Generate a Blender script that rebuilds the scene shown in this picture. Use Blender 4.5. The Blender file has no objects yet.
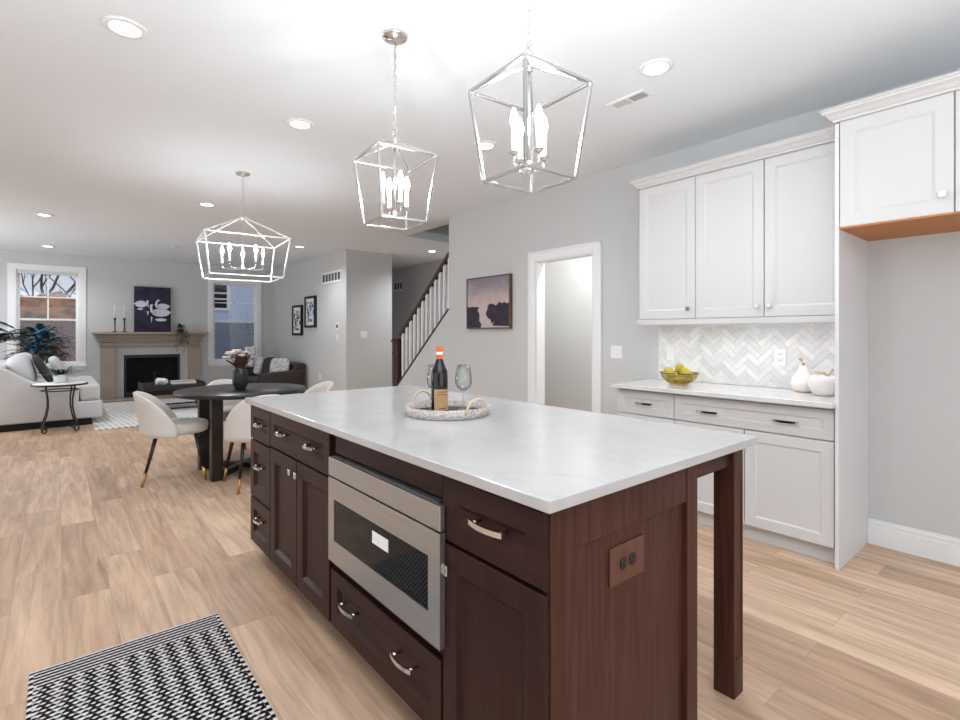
import bpy, bmesh, math, random
from mathutils import Vector, Matrix
random.seed(7)
sc = bpy.context.scene
COL = sc.collection
PI = math.pi
R = math.radians

# ------------------------------------------------------------------ camera, world, light, exposure
cam_d = bpy.data.cameras.new('camera')
cam = bpy.data.objects.new('camera', cam_d); COL.objects.link(cam)
YAW = math.atan((480 - 57) / 506.6)
cam.location = (0, 0, 1.283)
cam.rotation_euler = (PI / 2, 0, -YAW)
cam_d.sensor_width = 36.0
cam_d.lens = 36.0 * 506.6 / 960
cam_d.shift_y = -(360 - 333.5) / 960
cam_d.clip_start = 0.02
sc.camera = cam

w = bpy.data.worlds.new('sky'); sc.world = w; w.use_nodes = True
bg = w.node_tree.nodes['Background']
bg.inputs[0].default_value = (0.74, 0.79, 0.92, 1); bg.inputs[1].default_value = 0.85

sc.view_settings.view_transform = 'Standard'
sc.view_settings.look = 'None'
sc.view_settings.gamma = 1
sc.view_settings.use_curve_mapping = False
sc.view_settings.exposure = 0.14

def area(name, loc, rot, sx, sy, power, color=(1, 1, 1)):
    l = bpy.data.lights.new(name, 'AREA'); l.shape = 'RECTANGLE'; l.size = sx; l.size_y = sy
    l.energy = power; l.color = color
    o = bpy.data.objects.new(name, l); COL.objects.link(o); o.location = loc; o.rotation_euler = rot
    return o
# added fill lights, as daylight from unseen openings beside and behind the camera
COOL = (0.93, 0.98, 1.04)
area('fill_side', (-2.9, 2.2, 1.25), (0, R(-90), 0), 2.2, 4.2, 14, COOL)
area('fill_back', (0.8, -2.5, 1.25), (R(90), 0, 0), 4.0, 2.2, 24, COOL)
area('fill_living', (-2.9, 9.6, 1.4), (0, R(-90), 0), 1.8, 2.2, 66, COOL)
# added upward fill light, imitating a flash bounced off the ceiling
area('bounce_fill', (-0.15, -0.5, 1.30), (R(180), 0, 0), 2.0, 1.6, 118, (0.92, 0.98, 1.035))
CAN_POWER = 16.0
BULB_EMIT = 258.0

# ------------------------------------------------------------------ colours and materials
def lin(c):
    c = c / 255.0
    return c / 12.92 if c <= 0.04045 else ((c + 0.055) / 1.055) ** 2.4
def rgb(r, g, b): return (lin(r), lin(g), lin(b), 1)
MATS = {}
def nt(name):
    m = bpy.data.materials.new(name); m.use_nodes = True
    MATS[name] = m
    return m, m.node_tree, m.node_tree.nodes['Principled BSDF']
def mat(name, c, rough=0.5, metal=0.0, spec=0.5, bump=None, vary=None, coat=0.0, sheen=0.0):
    m, t, b = nt(name)
    b.inputs['Base Color'].default_value = rgb(*c)
    b.inputs['Roughness'].default_value = rough
    b.inputs['Metallic'].default_value = metal
    b.inputs['Specular IOR Level'].default_value = spec
    b.inputs['Coat Weight'].default_value = coat
    b.inputs['Sheen Weight'].default_value = sheen
    N, L = t.nodes, t.links
    if bump or vary:
        tc = N.new('ShaderNodeTexCoord')
    if vary:
        c2, scale = vary
        n = N.new('ShaderNodeTexNoise'); n.inputs['Scale'].default_value = scale if not isinstance(scale, tuple) else 1
        n.inputs['Detail'].default_value = 5
        if isinstance(scale, tuple):
            mp = N.new('ShaderNodeMapping'); mp.inputs['Scale'].default_value = scale
            L.new(tc.outputs['Object'], mp.inputs[0]); L.new(mp.outputs[0], n.inputs['Vector'])
        else:
            L.new(tc.outputs['Object'], n.inputs['Vector'])
        rmp = N.new('ShaderNodeValToRGB')
        rmp.color_ramp.elements[0].position = 0.3; rmp.color_ramp.elements[1].position = 0.7
        rmp.color_ramp.elements[0].color = rgb(*c); rmp.color_ramp.elements[1].color = rgb(*c2)
        L.new(n.outputs['Fac'], rmp.inputs[0]); L.new(rmp.outputs[0], b.inputs['Base Color'])
    if bump:
        s, st = bump
        n2 = N.new('ShaderNodeTexNoise'); n2.inputs['Scale'].default_value = s; n2.inputs['Detail'].default_value = 3
        L.new(tc.outputs['Object'], n2.inputs['Vector'])
        bp = N.new('ShaderNodeBump'); bp.inputs['Strength'].default_value = st; bp.inputs['Distance'].default_value = 0.01
        L.new(n2.outputs['Fac'], bp.inputs['Height']); L.new(bp.outputs[0], b.inputs['Normal'])
    return m
def glass_thin(name, tint, refl=0.08, rough=0.0, opacity=0.0, col=(0, 0, 0)):
    m = bpy.data.materials.new(name); m.use_nodes = True; t = m.node_tree; N, L = t.nodes, t.links
    N.clear()
    out = N.new('ShaderNodeOutputMaterial'); tr = N.new('ShaderNodeBsdfTransparent'); gl = N.new('ShaderNodeBsdfGlossy')
    tr.inputs[0].default_value = (*tint, 1); gl.inputs['Roughness'].default_value = rough
    fr = N.new('ShaderNodeLayerWeight'); fr.inputs['Blend'].default_value = 0.25
    mu = N.new('ShaderNodeMath'); mu.operation = 'MULTIPLY_ADD'; mu.inputs[1].default_value = 0.6; mu.inputs[2].default_value = refl
    L.new(fr.outputs['Fresnel'], mu.inputs[0])
    mx = N.new('ShaderNodeMixShader'); L.new(mu.outputs[0], mx.inputs[0]); L.new(tr.outputs[0], mx.inputs[1]); L.new(gl.outputs[0], mx.inputs[2])
    last = mx
    if opacity:
        df = N.new('ShaderNodeBsdfDiffuse'); df.inputs[0].default_value = rgb(*col)
        m2 = N.new('ShaderNodeMixShader'); m2.inputs[0].default_value = opacity
        L.new(mx.outputs[0], m2.inputs[1]); L.new(df.outputs[0], m2.inputs[2]); last = m2
    L.new(last.outputs[0], out.inputs[0]); MATS[name] = m
    return m
def emit(name, c, s):
    m = bpy.data.materials.new(name); m.use_nodes = True; t = m.node_tree; t.nodes.clear()
    o = t.nodes.new('ShaderNodeOutputMaterial'); e = t.nodes.new('ShaderNodeEmission')
    e.inputs[0].default_value = (*c, 1); e.inputs[1].default_value = s
    t.links.new(e.outputs[0], o.inputs[0]); MATS[name] = m
    return m

M_wall = mat('wall_paint', (206, 206, 204), 0.85, spec=0.25, bump=(180, 0.05))
M_ceil = mat('ceiling_paint', (238, 242, 245), 0.9, spec=0.2, bump=(120, 0.05))
M_trim = mat('white_trim', (240, 240, 239), 0.45)
M_cab = mat('white_cabinet_paint', (214, 212, 210), 0.4)
M_cabg = mat('white_panel_laminate', (226, 227, 227), 0.45)
M_steel = mat('stainless_steel', (178, 178, 177), 0.34, 0.9, vary=((188, 188, 187), (2, 2, 220)))
M_chrome = mat('polished_nickel', (222, 220, 216), 0.16, 1.0)
M_nickel = mat('satin_nickel_frame', (206, 205, 203), 0.22, 1.0)
M_silver = mat('silver_paint_frame', (232, 232, 230), 0.3, 0.6)
M_black = mat('black_metal', (20, 19, 19), 0.45)
M_blackglass = mat('black_glass', (14, 14, 15), 0.06, spec=0.6)
M_dark = mat('dark_void', (10, 9, 9), 0.8)
M_espresso = mat('espresso_wood', (28, 21, 19), 0.35, vary=((38, 29, 26), (40, 4, 40)))
M_cream = mat('cream_velvet', (222, 216, 208), 0.9, sheen=0.4, bump=(260, 0.15), vary=((214, 207, 199), 6))
M_gold = mat('brass_tip', (190, 150, 84), 0.3, 1.0)
M_sofa = mat('white_linen', (212, 212, 212), 0.95, bump=(300, 0.2), vary=((205, 205, 205), 4))
M_white = mat('white_plastic', (240, 240, 238), 0.4)
M_offwhite = mat('offwhite_plastic', (214, 214, 211), 0.5)
M_ceramic = mat('blush_ceramic', (238, 228, 221), 0.3, vary=((240, 233, 228), 9))
M_stemclay = mat('tan_stem', (205, 176, 140), 0.5)
M_taupe = mat('taupe_stone', (165, 149, 135), 0.55, vary=((158, 142, 128), 5))
M_greytile = mat('grey_mosaic_tile', (188, 188, 184), 0.4)
M_maple = mat('maple_underside', (196, 128, 62), 0.5, vary=((182, 112, 48), (60, 3, 60)))
M_leaf = mat('green_leaf', (38, 70, 42), 0.5, vary=((58, 92, 50), 12))
M_leafteal = mat('teal_leaf', (16, 52, 62), 0.4, vary=((30, 86, 110), 9))
M_leafdark = mat('dark_green_leaf', (14, 40, 34), 0.4, vary=((24, 58, 46), 9))
M_stem = mat('plant_stem', (62, 60, 36), 0.7)
M_soil = mat('soil', (40, 30, 24), 0.95)
M_leather = mat('dark_brown_leather', (48, 36, 35), 0.5, bump=(90, 0.15))
M_pillow_dark = mat('charcoal_fabric', (58, 58, 60), 0.95, bump=(300, 0.2))
M_pillow_brown = mat('dark_brown_fabric', (70, 62, 60), 0.95)
M_wine = mat('dark_bottle_glass', (10, 11, 10), 0.06, spec=0.6)
M_orange = mat('orange_foil', (232, 96, 30), 0.35)
M_kraft = mat('tan_paper_label', (196, 160, 116), 0.7, vary=((184, 148, 104), 30))
M_rope = mat('natural_rope', (214, 190, 160), 0.8, bump=(200, 0.4))
M_lemon = mat('yellow_lemon', (196, 176, 34), 0.45, bump=(90, 0.15), vary=((178, 168, 40), 14))
M_amber = glass_thin('amber_glass', (0.97, 0.89, 0.56), 0.04)
M_glass = glass_thin('window_glass', (0.96, 0.97, 0.97), 0.04)
M_screen = glass_thin('insect_screen', (0.66, 0.66, 0.66), 0.0, 0.5, 0.02, (60, 64, 72))
M_candle = mat('candle_wax', (240, 238, 232), 0.5)
M_treadw = mat('stair_wood', (62, 38, 33), 0.4)
M_petal = mat('blush_petal', (240, 216, 204), 0.7, vary=((248, 240, 234), 20))
M_petalw = mat('white_petal', (244, 244, 242), 0.8)
M_brownleaf = mat('brown_leaf', (74, 48, 40), 0.5, vary=((96, 62, 50), 14))
M_bark = mat('bark', (74, 62, 58), 0.9)
M_siding = mat('blue_grey_siding', (202, 212, 232), 0.7)
M_concrete = mat('ground_soil', (88, 80, 66), 0.95)
M_bulb = emit('lamp_bulb_glow', (0.925, 0.98, 1.035), BULB_EMIT)
M_lens = emit('downlight_glow', (1.0, 1.0, 1.0), 14.0)
M_wineglass = glass_thin('thin_wine_glass', (0.95, 0.96, 0.96), 0.05)
gl = bpy.data.materials.new('clear_glass'); gl.use_nodes = True
g_ = gl.node_tree.nodes['Principled BSDF']
g_.inputs['Transmission Weight'].default_value = 1; g_.inputs['Roughness'].default_value = 0; g_.inputs['IOR'].default_value = 1.45
M_clear = gl

def wood_mat(name, c1, c2, grain_axis, rough=0.45):
    sc_ = {'z': (70, 70, 3), 'y': (70, 3, 70), 'x': (3, 70, 70)}[grain_axis]
    m = mat(name, c1, rough, vary=(c2, sc_), coat=0.05, spec=0.2)
    return m
M_cherry = wood_mat('cherry_wood_upright_grain', (37, 18, 17), (57, 30, 27), 'z')  # fronts kept darker than the island end, their shade put into the colour
M_cherryh = wood_mat('cherry_wood_level_grain', (37, 18, 17), (57, 30, 27), 'y')
M_cherrylit = wood_mat('cherry_wood_end_lit', (62, 35, 28), (84, 50, 40), 'z')  # same wood made paler, the light on the end faces put into the colour
M_cherryx = wood_mat('cherry_wood_cross_grain', (56, 31, 26), (78, 46, 38), 'x')  # apron copy, also paler for the lit end

def quartz(name, c1=(190, 188, 186), c2=(186, 184, 182)):
    m, t, b = nt(name); N, L = t.nodes, t.links
    tc = N.new('ShaderNodeTexCoord'); n = N.new('ShaderNodeTexNoise'); n.inputs['Scale'].default_value = 2.2
    n.inputs['Detail'].default_value = 8; n.inputs['Distortion'].default_value = 1.2
    L.new(tc.outputs['Object'], n.inputs['Vector'])
    r = N.new('ShaderNodeValToRGB'); e = r.color_ramp.elements
    e[0].position = 0.44; e[0].color = rgb(*c1); e[1].position = 0.56; e[1].color = rgb(*c1)
    v = e.new(0.5); v.color = rgb(*c2)
    L.new(n.outputs['Fac'], r.inputs[0]); L.new(r.outputs[0], b.inputs['Base Color'])
    b.inputs['Roughness'].default_value = 0.16
    return m
M_quartz = quartz('white_quartz')
M_quartzw = quartz('pale_white_quartz', (222, 220, 218), (217, 215, 213))

def floor_mat():
    m, t, b = nt('oak_planks'); N, L = t.nodes, t.links
    tc = N.new('ShaderNodeTexCoord'); sp = N.new('ShaderNodeSeparateXYZ'); cb = N.new('ShaderNodeCombineXYZ')
    L.new(tc.outputs['Object'], sp.inputs[0]); L.new(sp.outputs['Y'], cb.inputs['X']); L.new(sp.outputs['X'], cb.inputs['Y'])
    br = N.new('ShaderNodeTexBrick')
    L.new(cb.outputs[0], br.inputs['Vector'])
    br.offset = 0.37; br.offset_frequency = 2; br.squash = 1.0
    br.inputs['Scale'].default_value = 1; br.inputs['Brick Width'].default_value = 1.22; br.inputs['Row Height'].default_value = 0.185
    br.inputs['Mortar Size'].default_value = 0.0009; br.inputs['Mortar Smooth'].default_value = 0.1; br.inputs['Bias'].default_value = 0
    br.inputs['Color1'].default_value = (0, 0, 0, 1); br.inputs['Color2'].default_value = (1, 1, 1, 1); br.inputs['Mortar'].default_value = (0.2, 0.2, 0.2, 1)
    # offset the grain per plank
    mulo = N.new('ShaderNodeVectorMath'); mulo.operation = 'MULTIPLY_ADD'
    L.new(br.outputs['Color'], mulo.inputs[0]); mulo.inputs[1].default_value = (37, 13, 5)
    mp = N.new('ShaderNodeMapping'); mp.inputs['Scale'].default_value = (2.2, 26, 1)
    L.new(cb.outputs[0], mp.inputs[0]); L.new(mp.outputs[0], mulo.inputs[2])
    g = N.new('ShaderNodeTexNoise'); g.inputs['Scale'].default_value = 1; g.inputs['Detail'].default_value = 8; g.inputs['Roughness'].default_value = 0.6; g.inputs['Distortion'].default_value = 0.6
    L.new(mulo.outputs[0], g.inputs['Vector'])
    mp2 = N.new('ShaderNodeMapping'); mp2.inputs['Scale'].default_value = (0.9, 7, 1)
    L.new(cb.outputs[0], mp2.inputs[0])
    mul2 = N.new('ShaderNodeVectorMath'); mul2.operation = 'MULTIPLY_ADD'
    L.new(br.outputs['Color'], mul2.inputs[0]); mul2.inputs[1].default_value = (11, 29, 3); L.new(mp2.outputs[0], mul2.inputs[2])
    g2 = N.new('ShaderNodeTexNoise'); g2.inputs['Scale'].default_value = 1; g2.inputs['Detail'].default_value = 3; g2.inputs['Distortion'].default_value = 1.5
    L.new(mul2.outputs[0], g2.inputs['Vector'])
    r1 = N.new('ShaderNodeValToRGB'); e = r1.color_ramp.elements
    e[0].position = 0; e[0].color = rgb(178, 146, 120); e[1].position = 1; e[1].color = rgb(227, 196, 168)
    x = e.new(0.5); x.color = rgb(204, 171, 143)
    ad = N.new('ShaderNodeMath'); ad.operation = 'MULTIPLY_ADD'; ad.inputs[1].default_value = 0.62
    L.new(br.outputs['Color'], ad.inputs[0])
    ml = N.new('ShaderNodeMath'); ml.operation = 'MULTIPLY_ADD'; ml.inputs[1].default_value = 1.3; ml.inputs[2].default_value = -0.42
    L.new(g2.outputs['Fac'], ml.inputs[0]); L.new(ml.outputs[0], ad.inputs[2])
    L.new(ad.outputs[0], r1.inputs[0])
    mx = N.new('ShaderNodeMixRGB'); mx.blend_type = 'MULTIPLY'; mx.inputs[0].default_value = 0.62
    r2 = N.new('ShaderNodeValToRGB'); e = r2.color_ramp.elements
    e[0].position = 0.3; e[0].color = (0.50, 0.46, 0.42, 1); e[1].position = 0.60; e[1].color = (1, 1, 1, 1)
    L.new(g.outputs['Fac'], r2.inputs[0]); L.new(r1.outputs[0], mx.inputs[1]); L.new(r2.outputs[0], mx.inputs[2])
    mo = N.new('ShaderNodeMixRGB'); mo.inputs[2].default_value = rgb(164, 134, 110)
    L.new(br.outputs['Fac'], mo.inputs[0]); L.new(mx.outputs[0], mo.inputs[1])
    L.new(mo.outputs[0], b.inputs['Base Color'])
    b.inputs['Roughness'].default_value = 0.42; b.inputs['Specular IOR Level'].default_value = 0.35
    bp = N.new('ShaderNodeBump'); bp.inputs['Strength'].default_value = 0.06; bp.inputs['Distance'].default_value = 0.01
    L.new(g.outputs['Fac'], bp.inputs['Height']); L.new(bp.outputs[0], b.inputs['Normal'])
    return m
M_floor = floor_mat()

class NG:
    """small helper for math node chains"""
    def __init__(s, t): s.t = t
    def m(s, op, a, b=None, c=None):
        n = s.t.nodes.new('ShaderNodeMath'); n.operation = op
        for i, v in enumerate((a, b, c)):
            if v is None: continue
            if isinstance(v, (int, float)): n.inputs[i].default_value = v
            else: s.t.links.new(v, n.inputs[i])
        return n.outputs[0]
def rug_mat(hx, hy):
    m, t, b = nt('black_white_weave'); N, L = t.nodes, t.links; G = NG(t)
    tc = N.new('ShaderNodeTexCoord'); sp = N.new('ShaderNodeSeparateXYZ'); L.new(tc.outputs['Object'], sp.inputs[0])
    X, Y = sp.outputs['X'], sp.outputs['Y']
    Yb = G.m('SUBTRACT', hy, Y)
    sy = G.m('SINE', G.m('MULTIPLY', Yb, 2 * PI / 0.0215))
    cx = G.m('COSINE', G.m('MULTIPLY_ADD', X, 2 * PI / 0.024, G.m('MULTIPLY', G.m('FLOOR', G.m('DIVIDE', Yb, 0.0215)), PI)))
    stripe = G.m('SINE', G.m('MULTIPLY', X, 2 * PI / 0.064))
    field = G.m('ADD', G.m('ADD', G.m('MULTIPLY', sy, 0.95), G.m('MULTIPLY', cx, 0.75)), G.m('MULTIPLY_ADD', stripe, 0.50, -0.28))
    nz = N.new('ShaderNodeTexNoise'); nz.inputs['Scale'].default_value = 60; L.new(tc.outputs['Object'], nz.inputs['Vector'])
    field = G.m('ADD', field, G.m('MULTIPLY_ADD', nz.outputs['Fac'], 1.3, -0.66))
    band = G.m('MULTIPLY', G.m('ADD', sy, G.m('MULTIPLY_ADD', cx, 0.25, -0.25)), 3.5)
    d = G.m('SUBTRACT', hy, G.m('ABSOLUTE', Y))
    isband = G.m('LESS_THAN', d, 0.118)
    hem = G.m('LESS_THAN', d, 0.012)
    edge = G.m('LESS_THAN', G.m('SUBTRACT', hx, G.m('ABSOLUTE', X)), 0.014)
    tick = G.m('MULTIPLY', G.m('SINE', G.m('MULTIPLY', Y, 2 * PI / 0.036)), 2.0)
    v = G.m('ADD', G.m('MULTIPLY', field, G.m('SUBTRACT', 1, isband)), G.m('MULTIPLY', band, isband))
    v = G.m('ADD', G.m('MULTIPLY', v, G.m('SUBTRACT', 1, edge)), G.m('MULTIPLY', tick, edge))
    v = G.m('ADD', v, G.m('MULTIPLY', hem, 5))
    rp = N.new('ShaderNodeValToRGB'); e = rp.color_ramp.elements
    e[0].position = 0.44; e[0].color = rgb(24, 21, 24); e[1].position = 0.58; e[1].color = rgb(222, 216, 212)
    L.new(G.m('MULTIPLY_ADD', v, 0.25, 0.5), rp.inputs[0]); L.new(rp.outputs[0], b.inputs['Base Color'])
    b.inputs['Roughness'].default_value = 0.95; b.inputs['Specular IOR Level'].default_value = 0.1
    bp = N.new('ShaderNodeBump'); bp.inputs['Strength'].default_value = 0.5; bp.inputs['Distance'].default_value = 0.006
    L.new(v, bp.inputs['Height']); L.new(bp.outputs[0], b.inputs['Normal'])
    return m
def dotrug_mat():
    m, t, b = nt('white_rug_dashes'); N, L = t.nodes, t.links; G = NG(t)
    tc = N.new('ShaderNodeTexCoord'); sp = N.new('ShaderNodeSeparateXYZ'); L.new(tc.outputs['Object'], sp.inputs[0])
    X, Y = sp.outputs['X'], sp.outputs['Y']
    row = G.m('GREATER_THAN', G.m('SINE', G.m('MULTIPLY', Y, 2 * PI / 0.13)), 0.35)
    dash = G.m('GREATER_THAN', G.m('SINE', G.m('MULTIPLY_ADD', X, 2 * PI / 0.07, G.m('FLOOR', G.m('DIVIDE', Y, 0.13)))), -0.1)
    n = N.new('ShaderNodeTexNoise'); n.inputs['Scale'].default_value = 5; L.new(tc.outputs['Object'], n.inputs['Vector'])
    k = G.m('MULTIPLY', G.m('MULTIPLY', row, dash), G.m('MULTIPLY', n.outputs['Fac'], 1.3))
    mx = N.new('ShaderNodeMixRGB'); mx.inputs[1].default_value = rgb(232, 229, 224); mx.inputs[2].default_value = rgb(90, 88, 90)
    L.new(k, mx.inputs[0]); L.new(mx.outputs[0], b.inputs['Base Color']); b.inputs['Roughness'].default_value = 0.95
    return m
def spots(name, c1, c2, scale, thr=0.5, soft=0.03):
    m, t, b = nt(name); N, L = t.nodes, t.links
    tc = N.new('ShaderNodeTexCoord'); n = N.new('ShaderNodeTexNoise'); n.inputs['Scale'].default_value = scale; n.inputs['Detail'].default_value = 4
    L.new(tc.outputs['Object'], n.inputs['Vector'])
    rp = N.new('ShaderNodeValToRGB'); e = rp.color_ramp.elements
    e[0].position = thr - soft; e[0].color = rgb(*c1); e[1].position = thr + soft; e[1].color = rgb(*c2)
    L.new(n.outputs['Fac'], rp.inputs[0]); L.new(rp.outputs[0], b.inputs['Base Color']); b.inputs['Roughness'].default_value = 0.85
    return m
M_print = spots('black_botanical_print', (238, 238, 236), (40, 40, 42), 16, 0.52)
M_print2 = spots('blue_grey_print', (214, 222, 232), (60, 66, 70), 14, 0.54)
M_pattern = spots('grey_patterned_fabric', (214, 211, 208), (150, 148, 148), 30, 0.54)
M_autumn = spots('autumn_leaves', (112, 74, 50), (196, 124, 66), 3.4, 0.5, 0.2)
M_weave = spots('grey_pebble_weave', (150, 140, 136), (214, 206, 200), 150, 0.46, 0.1)
M_traybot = spots('dark_tray_weave', (22, 20, 20), (150, 142, 138), 130, 0.55, 0.05)

def perf_mat():
    m, t, b = nt('perforated_oven_liner'); N, L = t.nodes, t.links; G = NG(t)
    tc = N.new('ShaderNodeTexCoord'); sp = N.new('ShaderNodeSeparateXYZ'); L.new(tc.outputs['Object'], sp.inputs[0])
    a = G.m('SINE', G.m('MULTIPLY', sp.outputs['Y'], 2 * PI / 0.016)); c = G.m('SINE', G.m('MULTIPLY', sp.outputs['Z'], 2 * PI / 0.016))
    k = G.m('GREATER_THAN', G.m('MULTIPLY', a, c), 0.45)
    mx = N.new('ShaderNodeMixRGB'); mx.inputs[1].default_value = rgb(16, 16, 17); mx.inputs[2].default_value = rgb(64, 64, 66)
    L.new(k, mx.inputs[0]); L.new(mx.outputs[0], b.inputs['Base Color'])
    b.inputs['Roughness'].default_value = 0.08; b.inputs['Specular IOR Level'].default_value = 0.12
    return m
M_perf = perf_mat()
def tile_mats():
    cols = [((236, 235, 233), (228, 227, 225)), ((230, 229, 228), (218, 218, 218)), ((235, 230, 226), (228, 220, 214)), ((230, 229, 229), (217, 217, 218)), ((242, 241, 239), (235, 234, 232))]
    return [mat('marble_tile_%d' % i, a, 0.3, vary=(b, 14)) for i, (a, b) in enumerate(cols)]
M_tiles = tile_mats()
M_grout = mat('grout', (232, 230, 228), 0.9)

# ------------------------------------------------------------------ mesh helpers
def wloc(o):
    v = Vector((0, 0, 0))
    while o: v += o.location; o = o.parent
    return v
class MB:
    def __init__(s, local=False): s.bm = bmesh.new(); s.mi = 0; s.local = local
    def _f(s, vs, sm=False):
        try:
            f = s.bm.faces.new(vs); f.material_index = s.mi; f.smooth = sm; return f
        except ValueError: return None
    def v(s, *p): return s.bm.verts.new(p)
    def box(s, x0, x1, y0, y1, z0, z1):
        if x0 > x1: x0, x1 = x1, x0
        if y0 > y1: y0, y1 = y1, y0
        if z0 > z1: z0, z1 = z1, z0
        V = [s.v(x, y, z) for z in (z0, z1) for x, y in ((x0, y0), (x1, y0), (x1, y1), (x0, y1))]
        for q in ((3, 2, 1, 0), (4, 5, 6, 7), (0, 1, 5, 4), (1, 2, 6, 5), (2, 3, 7, 6), (3, 0, 4, 7)): s._f([V[i] for i in q])
        return s
    def prism(s, pts, axis, a, b):
        def mk(p, k):
            if axis == 'x': return s.v(k, p[0], p[1])
            if axis == 'y': return s.v(p[0], k, p[1])
            return s.v(p[0], p[1], k)
        A = [mk(p, a) for p in pts]; B = [mk(p, b) for p in pts]; n = len(pts)
        s._f(A[::-1]); s._f(B)
        for i in range(n): s._f([A[i], A[(i + 1) % n], B[(i + 1) % n], B[i]])
        return s
    def bar(s, p, q, w, h=None, up=(0, 0, 1)):
        h = h or w; p, q = Vector(p), Vector(q); d = (q - p).normalized(); u = Vector(up)
        if abs(d.dot(u)) > 0.98: u = Vector((1, 0, 0))
        sx = d.cross(u).normalized(); sz = sx.cross(d).normalized()
        V = []
        for c in (p, q):
            for a, b in ((-1, -1), (1, -1), (1, 1), (-1, 1)): V.append(s.bm.verts.new(c + sx * a * w / 2 + sz * b * h / 2))
        for f in ((3, 2, 1, 0), (4, 5, 6, 7), (0, 1, 5, 4), (1, 2, 6, 5), (2, 3, 7, 6), (3, 0, 4, 7)): s._f([V[i] for i in f])
        return s
    def tube(s, pts, r, seg=10, closed=False, cap=True):
        pts = [Vector(p) for p in pts]; n = len(pts)
        rs = r if isinstance(r, (list, tuple)) else [r] * n
        rings = []; prev = None
        for i, p in enumerate(pts):
            if closed: d = pts[(i + 1) % n] - pts[i - 1]
            else: d = pts[min(i + 1, n - 1)] - pts[max(i - 1, 0)]
            d.normalize()
            if prev is None:
                u = Vector((0, 0, 1)) if abs(d.z) < 0.9 else Vector((1, 0, 0))
                a = d.cross(u).normalized()
            else:
                a = (prev - d * prev.dot(d)).normalized()
            prev = a; b = d.cross(a)
            rings.append([s.bm.verts.new(p + (a * math.cos(t) + b * math.sin(t)) * rs[i]) for t in [2 * PI * k / seg for k in range(seg)]])
        m = n if closed else n - 1
        for i in range(m):
            A, B = rings[i], rings[(i + 1) % n]
            for k in range(seg): s._f([A[k], A[(k + 1) % seg], B[(k + 1) % seg], B[k]], True)
        if cap and not closed: s._f(rings[0][::-1]); s._f(rings[-1])
        return s
    def lathe(s, prof, c=(0, 0, 0), seg=28, sx=1, sy=1, axis='z'):
        rings = []
        for r, z in prof:
            if r < 1e-5: pts = [(0, 0, z)]
            else: pts = [(r * math.cos(2 * PI * k / seg) * sx, r * math.sin(2 * PI * k / seg) * sy, z) for k in range(seg)]
            if axis == 'x': pts = [(-p[2], p[0], p[1]) for p in pts]   # opens towards -x
            if axis == '-y': pts = [(p[0], -p[2], p[1]) for p in pts]
            rings.append([s.v(c[0] + p[0], c[1] + p[1], c[2] + p[2]) for p in pts])
        for A, B in zip(rings, rings[1:]):
            for k in range(seg):
                k2 = (k + 1) % seg
                if len(A) == 1 and len(B) == 1: continue
                if len(A) == 1: s._f([A[0], B[k2], B[k]], True)
                elif len(B) == 1: s._f([A[k], A[k2], B[0]], True)
                else: s._f([A[k], A[k2], B[k2], B[k]], True)
        return s
    def cyl(s, p, q, r, seg=16): return s.tube([p, q], r, seg)
    def ell(s, c, rad, e=1.0, seg=24, rings=14, M=None):
        """super-ellipsoid; e<1 makes it boxy, pillows"""
        def sg(v, p): return math.copysign(abs(v) ** p, v)
        G = []
        for i in range(rings + 1):
            ph = -PI / 2 + PI * i / rings; row = []
            for k in range(seg):
                th = 2 * PI * k / seg
                p = Vector((rad[0] * sg(math.cos(ph), e) * sg(math.cos(th), e), rad[1] * sg(math.cos(ph), e) * sg(math.sin(th), e), rad[2] * sg(math.sin(ph), e)))
                if M: p = M @ p
                row.append(p + Vector(c))
            G.append(row)
        G = [[s.bm.verts.new(p) for p in row] if 0 < i < rings else [s.bm.verts.new(row[0])] for i, row in enumerate(G)]
        for i in range(rings):
            A, B = G[i], G[i + 1]
            for k in range(seg):
                k2 = (k + 1) % seg
                if len(A) == 1: s._f([A[0], B[k2], B[k]], True)
                elif len(B) == 1: s._f([A[k], A[k2], B[0]], True)
                else: s._f([A[k], A[k2], B[k2], B[k]], True)
        return s
    def panel_x(s, xf, t, y0, y1, z0, z1, rail=0.06, bead=0.012, rec=0.008):
        """framed panel whose front faces -x"""
        def ring(x, i): return [s.v(x, y0 + i, z0 + i), s.v(x, y1 - i, z0 + i), s.v(x, y1 - i, z1 - i), s.v(x, y0 + i, z1 - i)]
        e = 0.002
        rs = [ring(xf + t, 0), ring(xf + e, 0), ring(xf, e), ring(xf, rail), ring(xf + rec, rail + bead), ring(xf + rec, rail + bead + 0.001)]
        for A, B in zip(rs, rs[1:]):
            for k in range(4): s._f([A[k], B[k], B[(k + 1) % 4], A[(k + 1) % 4]])
        s._f(rs[0]); s._f(rs[-1][::-1])
        return s
    def panel_y(s, yf, t, x0, x1, z0, z1, rl, rr, rt, rb, bead=0.004, rec=0.02):
        """framed panel whose front faces -y, own rail width per side"""
        def ring(y, a, b, c, d): return [s.v(x0 + a, y, z0 + d), s.v(x1 - b, y, z0 + d), s.v(x1 - b, y, z1 - c), s.v(x0 + a, y, z1 - c)]
        rs = [ring(yf + t, 0, 0, 0, 0), ring(yf, 0, 0, 0, 0), ring(yf, rl, rr, rt, rb), ring(yf + rec, rl + bead, rr + bead, rt + bead, rb + bead)]
        for A, B in zip(rs, rs[1:]):
            for k in range(4): s._f([A[k], A[(k + 1) % 4], B[(k + 1) % 4], B[k]])
        s._f(rs[0][::-1]); s._f(rs[-1])
        return s
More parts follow.
